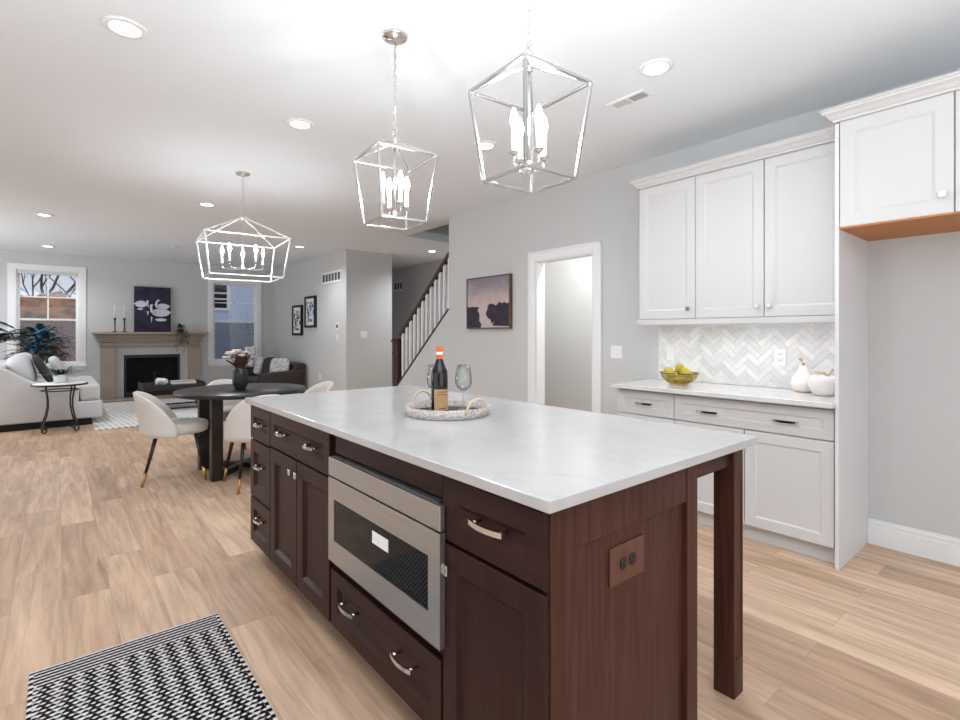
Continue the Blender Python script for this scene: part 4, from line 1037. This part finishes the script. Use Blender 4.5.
x0, x1, z0, z1, yb = 1.168, 1.789, MZ + 0.0005, 2.215, 12.02
MB().box(x0, x1, yb, yb + 0.035, z0, z1).build('canvas', spots('dark_water', (34, 33, 52), (62, 62, 84), 5, 0.55, 0.2), sw)
def swans():
    mb = MB(); W_, H_ = x1 - x0, z1 - z0; y = yb
    def pl(pts, k=0.0): mb.prism([(x0 + u_ * W_, z0 + v_ * H_) for u_, v_ in pts], 'y', y - 0.002 - k, y - 0.0003 - k)
    def bean(cx, cy, rx, ry, tail):
        pts = []
        for i in range(16):
            a = 2 * PI * i / 16; pts.append((cx + rx * math.cos(a), cy + ry * math.sin(a) * (1 if math.sin(a) < 0 else 1.15)))
        pl(pts)
        pl([(cx + tail * rx * 0.7, cy + ry * 0.7), (cx + tail * rx * 1.25, cy + ry * 0.25), (cx + tail * rx * 0.8, cy - ry * 0.5)], 0.0005)
    def neck(pts, r):
        mb.tube([(x0 + u_ * W_, y - 0.003, z0 + v_ * H_) for u_, v_ in pts], [1.5 * q for q in r], 8)
    bean(0.18, 0.61, 0.16, 0.07, -1); neck([(0.28, 0.60), (0.35, 0.60), (0.37, 0.55), (0.36, 0.62), (0.355, 0.69), (0.36, 0.705)], [.02, .018, .014, .010, .012, .008])
    bean(0.77, 0.57, 0.18, 0.06, 1); neck([(0.63, 0.55), (0.58, 0.60), (0.61, 0.68), (0.65, 0.71), (0.69, 0.70)], [.018, .014, .012, .013, .008])
    bean(0.72, 0.43, 0.25, 0.085, 1); neck([(0.55, 0.43), (0.47, 0.46), (0.45, 0.54), (0.46, 0.60), (0.50, 0.61)], [.024, .018, .014, .015, .009])
    pl([(0.56, 0.29), (0.6, 0.25), (0.72, 0.24), (0.86, 0.25), (0.88, 0.29), (0.72, 0.31)]); pl([(0.06, 0.51), (0.15, 0.48), (0.24, 0.50), (0.2, 0.53)]); pl([(0.33, 0.46), (0.36, 0.36), (0.39, 0.45)]); pl([(0.44, 0.34), (0.46, 0.2), (0.49, 0.33)])
    return mb
swans().build('painted_swans', mat('painted_white', (222, 220, 232), 0.7), sw)
# trailing plant on the mantel
tp = thing('trailing_plant', 'small potted plant trailing over the mantel edge below its right end', 'plant', (1.95, 11.93, MZ))
MB().lathe([(0, 0), (0.045, 0), (0.058, 0.07), (0.054, 0.07), (0.044, 0.06), (0, 0.06)], (1.95, 11.93, MZ), 20).build('pot', M_black, tp)
def leaf(mb, p, d, ln, wd, bend=0.3, up=Vector((0, 0, 1)), seg=4):
    p, d = Vector(p), Vector(d).normalized(); s = d.cross(up)
    if s.length < 1e-3: s = Vector((1, 0, 0))
    s.normalize(); n_ = s.cross(d).normalized(); L0 = []; 
    for i in range(seg + 1):
        t = i / seg; w_ = wd * math.sin(PI * min(0.97, max(0.06, t)) ** 0.8) / 2; c_ = p + d * ln * t - Vector((0, 0, 1)) * bend * ln * t * t + n_ * 0
        L0.append((mb.bm.verts.new(c_ - s * w_), mb.bm.verts.new(c_ + n_ * wd * 0.08 * -1), mb.bm.verts.new(c_ + s * w_)))
    for a, b in zip(L0, L0[1:]):
        mb._f([a[0], a[1], b[1], b[0]], True); mb._f([a[1], a[2], b[2], b[1]], True)
rnd = random.Random(4); lf = MB(); vn = MB()
for i in range(46):
    a = rnd.uniform(0, 2 * PI); e = rnd.uniform(0.1, 1.2)
    leaf(lf, (1.95 + rnd.uniform(-.03, .03), 11.93 + rnd.uniform(-.03, .03), MZ + 0.07 + rnd.uniform(0, .06)), (math.cos(a), math.sin(a) * 0.6, e), rnd.uniform(.06, .12), .045, .35)
for i in range(7):
    x = 1.95 + (i - 3) * 0.028; L1 = rnd.uniform(0.25, 0.5)
    pts = [(1.95 + (x - 1.95) * .4, 11.91, MZ + 0.07), (x, 11.83, MZ + 0.06), (x, 11.80, MZ - 0.03), (x + rnd.uniform(-.03, .03), 11.79, MZ - L1 * .6), (x + rnd.uniform(-.03, .03), 11.80, MZ - L1)]
    vn.tube(pts, 0.0025, 5)
    for k in range(14):
        t = 0.25 + 0.75 * k / 14; j = min(3, int(t * 4)); f_ = t * 4 - j; p = Vector(pts[j]).lerp(Vector(pts[j + 1]), f_)
        p.y = min(p.y, 11.83)
        leaf(lf, p, (rnd.uniform(-1, 1), rnd.uniform(-.6, -0.05), rnd.uniform(-.5, .4)), rnd.uniform(.035, .06), .03, .2)
lf.build('leaves', M_leaf, tp, recalc=False); vn.build('vines', M_stem, tp)

# ------------------------------------------------------------------ living room: rug, coffee table, sofa and the rest
tag(MB().box(0.385, 2.85, 8.37, 11.45, 0.0005, 0.014).build('area_rug', dotrug_mat(), bevel=0.004), 'white rug with grey dashes in front of the fireplace', 'rug')
RZ = 0.0145
ct = thing('coffee_table', 'low black coffee table with open frame legs in front of the fireplace', 'coffee table', (1.5, 10.03, RZ))
CX0, CX1, CY0, CY1 = 1.06, 1.96, 9.68, 10.38
MB().box(CX0, CX1, CY0, CY1, 0.35, 0.43).build('top', M_black, ct, bevel=0.006)
for x in (CX0, CX1 - 0.03): MB().box(x, x + 0.03, CY0, CY1, 0.4305, 0.455).build('tray_edge', M_black, ct, bevel=0.004)
for x in (CX0 + 0.02, CX1 - 0.02):
    for y in (CY0 + 0.02, CY1 - 0.02): MB().box(x - 0.013, x + 0.013, y - 0.013, y + 0.013, RZ, 0.3495).build('leg', M_black, ct)
cr = MB()
for y in (CY0 + 0.02, CY1 - 0.02): cr.box(CX0 + 0.034, CX1 - 0.034, y - 0.012, y + 0.012, 0.03, 0.052)
for x in (CX0 + 0.02, CX1 - 0.02): cr.box(x - 0.012, x + 0.012, CY0 + 0.034, CY1 - 0.034, 0.03, 0.052)
cr.build('stretcher', M_black, ct)
kn = MB()
for i in range(3):
    pts = []
    for k in range(18):
        a = 2 * PI * k / 18; p = Vector((0.07 * math.cos(a), 0.045 * math.sin(a), 0.03 * math.sin(2 * a + i)))
        p = Matrix.Rotation(i * PI / 3, 3, 'Z') @ Matrix.Rotation(R(25) * (i - 1), 3, 'X') @ p
        pts.append((1.335 + p.x, 9.85 + p.y, 0.485 + p.z))
    kn.tube(pts, 0.026, 8, closed=True)
tag(kn.build('knot_ornament', M_petalw), 'white ceramic knot ornament on the black coffee table', 'ornament')
bk = thing('book', 'thick pale grey book lying beside the white knot on the coffee table', 'book', (1.66, 9.98, 0.4305))
MB().box(1.50, 1.84, 9.85, 10.12, 0.4345, 0.468).build('pages', M_petalw, bk)
MB().box(1.49, 1.85, 9.84, 10.13, 0.4305, 0.4344).box(1.49, 1.85, 9.84, 10.13, 0.4681, 0.473).build('cover', mat('pale_grey_cover', (206, 206, 204), 0.5), bk)
tag(MB().lathe([(0, 0), (0.05, 0), (0.055, 0.01), (0.02, 0.02), (0.012, 0.03), (0.012, 0.17), (0.022, 0.18), (0.022, 0.2), (0, 0.2)], (1.27, 10.1, 0.4305), 16).build('candle_holder', M_black), 'short black candle holder on the coffee table behind the white knot', 'candle holder')

sf = thing('sofa', 'white linen sofa with a swooping arm left of the fireplace', 'sofa', (-0.1, 10.0, 0))
arm = [(-0.75, 0.09), (0.225, 0.09), (0.24, 0.50), (0.21, 0.55), (0.10, 0.572), (-0.05, 0.58), (-0.17, 0.60), (-0.28, 0.65), (-0.40, 0.735), (-0.50, 0.805), (-0.60, 0.86), (-0.70, 0.875), (-0.75, 0.85)]
for y0, y1 in ((9.0, 9.2), (10.8, 11.0)): MB().prism(arm, 'y', y0, y1).build('arm', M_sofa, sf, bevel=0.03)
MB().box(-0.72, 0.50, 9.005, 10.995, 0.09, 0.335).build('seat_base', M_sofa, sf, bevel=0.035)
MB().prism([(-0.35, 9.21), (0.245, 9.21), (0.245, 9.015), (0.475, 9.015), (0.475, 10.0), (-0.35, 10.0)], 'z', 0.337, 0.56).build('seat_cushion', M_sofa, sf, bevel=0.045)
MB().prism([(-0.35, 10.005), (0.475, 10.005), (0.475, 10.985), (0.245, 10.985), (0.245, 10.79), (-0.35, 10.79)], 'z', 0.337, 0.56).build('seat_cushion', M_sofa, sf, bevel=0.045)
MB().box(-0.75, -0.52, 9.2, 10.8, 0.09, 0.86).build('back', M_sofa, sf, bevel=0.04)
ML = Matrix.Rotation(R(-14), 3, 'Y')
for y in (9.61, 10.39): MB().ell((-0.38, y, 0.765), (0.14, 0.385, 0.225), 0.62, 28, 16, ML).build('back_cushion', M_sofa, sf)
MB().box(-0.70, 0.38, 9.02, 10.98, 0.0, 0.0895).build('plinth', M_dark, sf)
ML = Matrix.Rotation(R(-26), 3, 'Y') @ Matrix.Rotation(R(8), 3, 'X')
tag(MB().ell((-0.155, 9.50, 0.785), (0.05, 0.21, 0.21), 0.6, 24, 14, ML).build('throw_pillow', M_pillow_dark), 'charcoal throw pillow on the white sofa', 'pillow')
tag(MB().ell((0.02, 10.15, 0.76), (0.07, 0.23, 0.19), 0.6, 24, 14, Matrix.Rotation(R(-28), 3, 'Y')).build('throw_pillow', M_sofa), 'white throw pillow on the white sofa', 'pillow')

# side table with scroll legs
TXs, TYs, TZ = 0.03, 8.60, 0.635
sdt = thing('side_table', 'round white-topped side table with curled black iron legs beside the sofa', 'side table', (TXs, TYs, 0))
MB().lathe([(0, TZ - 0.012), (0.275, TZ - 0.012), (0.275, TZ), (0, TZ)], (TXs, TYs, 0), 48).build('top', M_petalw, sdt)
MB().lathe([(0.276, TZ - 0.028), (0.29, TZ - 0.026), (0.29, TZ - 0.004), (0.276, TZ - 0.004), (0.276, TZ - 0.028)], (TXs, TYs, 0), 48).lathe([(0, TZ - 0.024), (0.276, TZ - 0.024), (0.276, TZ - 0.014), (0, TZ - 0.014)], (TXs, TYs, 0), 40).build('rim', M_black, sdt)
for a in (R(225), R(-40), R(50), R(140)):
    dx, dy = math.cos(a), math.sin(a)
    prof = [(0.20, TZ - 0.026), (0.185, 0.54), (0.165, 0.42), (0.165, 0.32), (0.19, 0.21), (0.225, 0.12), (0.245, 0.07)]
    for k in range(13):
        t = R(20 - 300 * k / 12); prof.append((0.215 + 0.034 * math.cos(t) * (1 - 0.02 * k), 0.046 + 0.034 * math.sin(t)))
    MB().tube([(TXs + dx * q, TYs + dy * q, z + 0.006) for q, z in prof], 0.0095, 8).build('leg', M_black, sdt)
MB().tube([(TXs + 0.19 * math.cos(t), TYs + 0.19 * math.sin(t), 0.545) for t in [2 * PI * k / 36 for k in range(36)]], 0.008, 6, closed=True).build('ring_stretcher', M_black, sdt)
pp = thing('potted_plant', 'small spiky green plant in a white pot on the iron side table', 'plant', (0.03, 8.63, TZ))
MB().lathe([(0, 0), (0.055, 0), (0.07, 0.08), (0.072, 0.11), (0.066, 0.11), (0.06, 0.09), (0, 0.09)], (0.03, 8.63, TZ + 0.0003), 24).build('pot', M_white, pp)
lf = MB(); rnd = random.Random(8)
for i in range(44):
    a = rnd.uniform(0, 2 * PI); e = rnd.uniform(0.15, 1.6)
    leaf(lf, (0.03 + 0.02 * math.cos(a), 8.63 + 0.02 * math.sin(a), TZ + 0.10), (math.cos(a), math.sin(a), e), rnd.uniform(.13, .24), .035, .25)
lf.build('leaves', M_leafdark, pp, recalc=False)
# big plant by the window
bp_ = thing('palm_plant', 'large dark teal leafy plant behind the sofa in front of the left window', 'plant', (-0.30, 11.45, 0))
MB().lathe([(0, 0), (0.13, 0), (0.17, 0.3), (0.175, 0.36), (0.16, 0.36), (0.155, 0.32), (0, 0.32)], (-0.30, 11.45, 0), 28).build('pot', M_black, bp_)
stm = MB(); lf = MB(); lf2 = MB(); rnd = random.Random(21)
for i in range(9):
    a = 2 * PI * i / 9; q = (-0.30 + 0.06 * math.cos(a), 11.45 + 0.06 * math.sin(a)); stm.tube([(q[0], q[1], 0.3), (-0.30 + 0.13 * math.cos(a), 11.45 + 0.13 * math.sin(a), 0.95)], 0.008, 6)
for i in range(190):
    a = rnd.uniform(0, 2 * PI); rr = rnd.uniform(0.02, 0.30); h = rnd.uniform(0.85, 1.42) - rr * 0.4
    p = (-0.26 + rr * math.cos(a), 11.45 + rr * 0.75 * math.sin(a), h)
    leaf(lf, p, (math.cos(a), min(math.sin(a), 0.5) * .7, rnd.uniform(0.0, 0.9)), rnd.uniform(.16, .30), .10, .45)
for i in range(16):   # long palm fronds reaching to the left
    a = rnd.uniform(R(95), R(265)); base_ = Vector((-0.42, 11.42, rnd.uniform(1.05, 1.32))); d_ = Vector((-abs(math.cos(a)) - 0.25, math.sin(a) * 0.4 - 0.05, rnd.uniform(-0.1, 0.75))).normalized(); L1 = rnd.uniform(.45, .66)
    pts = [base_ + d_ * L1 * t - Vector((0, 0, .22 * L1 * t * t)) for t in [k / 7 for k in range(8)]]
    stm.tube(pts, 0.004, 5)
    for k in range(2, 8):
        for s in (-1, 1):
            side = d_.cross(Vector((0, 0, 1))).normalized() * s
            leaf(lf2, pts[k], d_ * 0.9 + side * 0.5 + Vector((0, 0, rnd.uniform(-.25, .1))), .22, .05, .2)
lf.build('leaves', M_leafteal, bp_, recalc=False); lf2.build('fronds', M_leafdark, bp_, recalc=False); stm.build('stems', M_stem, bp_)

# dark loveseat by the side wall
ls = thing('loveseat', 'dark brown loveseat against the living room side wall', 'loveseat', (3.35, 10.75, 0))
MB().box(2.88, 3.80, 10.19, 11.30, 0.10, 0.40).build('seat', M_leather, ls, bevel=0.03)
for y0, y1 in ((10.0, 10.18), (11.31, 11.47)): MB().prism([(2.95, 0.10), (3.80, 0.10), (3.80, 0.60), (3.70, 0.56), (3.0, 0.52), (2.95, 0.50)], 'y', y0, y1).build('arm', M_leather, ls, bevel=0.025)
MB().prism([(3.56, 0.40), (3.81, 0.40), (3.83, 0.66), (3.79, 0.69), (3.70, 0.695), (3.63, 0.67)], 'y', 10.03, 11.44).build('back', M_leather, ls, bevel=0.02)
for x in (2.96, 3.76):
    for y in (10.06, 11.40): MB().box(x - 0.025, x + 0.025, y - 0.025, y + 0.025, 0, 0.0995).build('leg', M_black, ls)
def cush(label, c_, rad, m, rx, ry):
    M3 = Matrix.Rotation(R(rx), 3, 'Z') @ Matrix.Rotation(R(ry), 3, 'Y')
    tag(MB().ell(c_, rad, 0.55, 22, 12, M3).build('cushion', m), label, 'cushion', 'cushions on the dark loveseat')
cush('light patterned cushion on the dark loveseat, nearest to the dining table', (3.42, 10.35, 0.61), (0.06, 0.19, 0.19), M_pattern, 52, 14)
cush('dark brown cushion behind the light patterned one on the loveseat', (3.45, 10.53, 0.61), (0.05, 0.15, 0.19), M_pillow_brown, 40, 12)
cush('charcoal cushion in the middle of the dark loveseat', (3.40, 10.84, 0.60), (0.06, 0.20, 0.195), M_pillow_dark, 30, 15)
cush('grey patterned cushion at the far end of the dark loveseat', (3.26, 11.15, 0.61), (0.05, 0.13, 0.19), M_pattern, 10, 18)
et = thing('end_table', 'black end table in the corner beyond the loveseat', 'end table', (3.36, 11.72, 0))
MB().box(3.08, 3.64, 11.50, 11.95, 0.53, 0.555).build('top', M_black, et, bevel=0.003)
MB().box(3.10, 3.62, 11.52, 11.93, 0.30, 0.5295).build('drawer_case', M_black, et)
for x in (3.115, 3.605):
    for y in (11.535, 11.915): MB().box(x - 0.015, x + 0.015, y - 0.015, y + 0.015, 0, 0.2995).build('leg', M_black, et)
fv = thing('flower_vase', 'white vase of full white blooms on the corner end table', 'vase', (3.26, 11.70, 0.5555))
MB().lathe([(0, 0), (0.05, 0), (0.07, 0.06), (0.05, 0.14), (0.045, 0.17), (0.04, 0.17), (0.04, 0.15), (0, 0.15)], (3.26, 11.70, 0.5556), 20).build('vase', M_white, fv)
fm = MB(); rnd = random.Random(3)
for i in range(34):
    a = rnd.uniform(0, 2 * PI); r_ = rnd.uniform(0, .13); fm.ell((3.26 + r_ * math.cos(a), 11.70 + r_ * math.sin(a), 0.84 + rnd.uniform(-.10, .15)), (.04, .04, .035), 1, 10, 7)
fm.build('blooms', M_petalw, fv)

# ------------------------------------------------------------------ dining set
DXc, DYc, DR = 1.35, 5.13, 0.565
dt = thing('dining_table', 'round dark wood dining table on square posts beyond the island', 'dining table', (DXc, DYc, 0))
MB().lathe([(0, 0.722), (DR - 0.02, 0.722), (DR, 0.726), (DR, 0.756), (DR - 0.004, 0.760), (0, 0.760)], (DXc, DYc, 0), 72).build('tabletop', M_espresso, dt)
for sx in (-1, 1):
    for sy in (-1, 1): MB().box(DXc + sx * 0.28 - 0.045, DXc + sx * 0.28 + 0.045, DYc + sy * 0.25 - 0.045, DYc + sy * 0.25 + 0.045, 0, 0.7215).build('leg', M_espresso, dt, bevel=0.003)
MB().bar((DXc - 0.24, DYc - 0.24, 0.045), (DXc + 0.24, DYc + 0.24, 0.045), 0.06, 0.05).bar((DXc - 0.24, DYc + 0.24, 0.045), (DXc - 0.03, DYc + 0.03, 0.045), 0.06, 0.05).bar((DXc + 0.03, DYc - 0.03, 0.045), (DXc + 0.24, DYc - 0.24, 0.045), 0.06, 0.05).build('stretcher', M_espresso, dt)
fv = thing('flower_vase', 'black ribbed vase of blush flowers and brown leaves on the dining table', 'vase', (1.324, 5.114, 0.7605))
vx, vy, vz = 1.324, 5.114, 0.7606
vb = MB(); prof = [(0, 0), (0.046, 0), (0.050, 0.008), (0.048, 0.018), (0.060, 0.03), (0.066, 0.05), (0.066, 0.15), (0.060, 0.175), (0.047, 0.188), (0.047, 0.205), (0.052, 0.214), (0.047, 0.214), (0.043, 0.20), (0, 0.19)]
vb.lathe(prof, (vx, vy, vz), 48)
for v in vb.bm.verts:
    d_ = Vector((v.co.x - vx, v.co.y - vy, 0)); h = v.co.z - vz
    if d_.length > 0.055 and 0.03 < h < 0.17:
        k = round(math.atan2(d_.y, d_.x) / (2 * PI / 48)); v.co -= d_.normalized() * (0.003 if k % 2 else 0)
vb.build('vase', mat('black_ribbed_ceramic', (34, 31, 33), 0.35), fv)
fs = MB()
blooms = [(-0.075, 0.03, 0.325, 0.052), (-0.02, 0.04, 0.345, 0.05), (-0.11, 0.03, 0.29, 0.04), (0.06, 0.07, 0.33, 0.04), (0.0, -0.05, 0.31, 0.035)]
for dx, dy, dz, _ in blooms: fs.tube([(vx, vy, vz + 0.18), (vx + dx * .6, vy + dy * .6, vz + 0.24), (vx + dx, vy + dy, vz + dz - 0.02)], 0.004, 6)
fs.build('stems', M_stem, fv)
for i, (dx, dy, dz, r_) in enumerate(blooms):
    mb = MB(); c_ = Vector((vx + dx, vy + dy, vz + dz))
    for ring, n_, rad, tilt in ((0, 6, 0.45, 1.1), (1, 8, 0.8, 0.7), (2, 8, 1.0, 0.25)):
        for k in range(n_):
            a = 2 * PI * k / n_ + ring * .3; d_ = Vector((math.cos(a), math.sin(a), tilt)).normalized()
            M3 = d_.to_track_quat('Z', 'Y').to_matrix(); mb.ell(c_ + d_ * r_ * 0.55 * rad, (r_ * .38, r_ * .12, r_ * .55), 1, 8, 6, M3)
    mb.build('flower', M_petal, fv)
lf = MB(); rnd = random.Random(14)
for a, e, ln in ((R(20), 1.2, .19), (R(-35), 1.5, .17), (R(-80), 1.0, .16), (R(200), .7, .17), (R(-120), 1.4, .18), (R(60), .9, .2), (R(-10), .9, .16), (R(250), 2.0, .17), (R(-50), 2.4, .19)):
    leaf(lf, (vx + .01 * math.cos(a), vy + .01 * math.sin(a), vz + 0.19), (math.cos(a) * .8, math.sin(a) * .8, e), ln, .075, .12)
lf.build('leaves', M_brownleaf, fv, recalc=False)

def make_chair(label):
    t = thing('dining_chair', label, 'chair', (0, 0, 0), group='cream dining chairs around the round table')
    # faces +x locally
    s = MB(True); n = 40
    A = []
    for zz_, k in ((0.405, 0.90), (0.415, 0.98), (0.445, 1.0), (0.475, 1.0), (0.492, 0.97), (0.500, 0.85)):
        A.append([s.v(0.035 + 0.245 * k * math.cos(2 * PI * i / n) , 0.235 * k * math.sin(2 * PI * i / n), zz_) for i in range(n)])
    for a, b in zip(A, A[1:]):
        for i in range(n): s._f([a[i], a[(i + 1) % n], b[(i + 1) % n], b[i]], True)
    s._f(A[0][::-1]); s._f(A[-1], True)
    s.build('seat', M_cream, t)
    b = MB(True); m = 28; nz_ = 8; Ro = []; Ri = []
    for i in range(m + 1):
        ph = R(-98 + 196 * i / m); q = abs(ph) / R(98)
        top = 0.772 - 0.305 * (q ** 2.3)
        ro, ri = [], []
        for k in range(nz_ + 1):
            t_ = k / nz_; z_ = 0.40 + (top - 0.40) * t_
            lean = 0.055 * (t_ ** 1.2) * (top - 0.4) / 0.4
            rad = 0.250 + lean * math.cos(ph)
            th = 0.050 * (1 - 0.45 * t_) * (1 - 0.35 * q)
            x_, y_ = -math.cos(ph), math.sin(ph)
            ro.append((x_ * (rad + 0.005) + 0.012, y_ * (0.262 + lean * 0.15), z_)); ri.append((x_ * (rad - th) + 0.012, y_ * (0.262 + lean * 0.15 - th), z_))
        ro.append((x_ * (rad - th * 0.5) + 0.012, y_ * (0.262 + lean * .15 - th * 0.5), top + 0.012))
        Ro.append([b.v(*p) for p in ro]); Ri.append([b.v(*p) for p in ri])
    for i in range(m):
        for k in range(nz_ + 1): b._f([Ro[i][k], Ro[i + 1][k], Ro[i + 1][k + 1], Ro[i][k + 1]], True)
        for k in range(nz_): b._f([Ri[i][k + 1], Ri[i + 1][k + 1], Ri[i + 1][k], Ri[i][k]], True)
        b._f([Ro[i][nz_ + 1], Ro[i + 1][nz_ + 1], Ri[i + 1][nz_], Ri[i][nz_]], True)
        b._f([Ri[i][0], Ri[i + 1][0], Ro[i + 1][0], Ro[i][0]])
    for i in (0, m): b._f(Ro[i] + Ri[i][::-1])
    b.build('backrest', M_cream, t)
    for sx in (-1, 1):
        for sy in (-1, 1):
            p0 = Vector((0.03 + sx * 0.145, sy * 0.15, 0.415)); p1 = Vector((0.02 + sx * 0.235, sy * 0.215, 0.0)); pm = p0.lerp(p1, 0.72)
            lg_ = MB(True).tube([p0, pm], [0.017, 0.0125], 12).build('leg', M_espresso, t)
            MB(True).tube([pm, p1], [0.0128, 0.010], 12).build('metal_tip', M_gold, lg_)
    return t
ch = make_chair('cream dining chair shown whole in side view left of the round table')
chairs = [(0.79, 5.215, R(-10), None), (1.325, 4.55, R(90), 'cream dining chair seen from behind, half hidden by the far corner of the island'),
          (1.93, 5.09, R(180), 'cream dining chair of which only the top shows above the island counter'),
          (1.39, 5.76, R(-90), 'cream dining chair on the far side of the round table, seen between the table posts')]
for i, (x, y, a, lb) in enumerate(chairs):
    o = ch if i == 0 else copy_tree(ch)
    o.location = (x, y, 0); o.rotation_euler = (0, 0, a)
    if lb: o['label'] = lb

# ------------------------------------------------------------------ kitchen mat
KX0, KX1, KYa, KYb = -0.08, 0.561, 1.52, 2.541
tag(MB().box(KX0, KX1, KYa, KYb, 0.0004, 0.011).build('kitchen_mat', rug_mat((KX1 - KX0) / 2, (KYb - KYa) / 2), bevel=0.004), 'black and white woven mat on the floor in front of the island', 'rug')
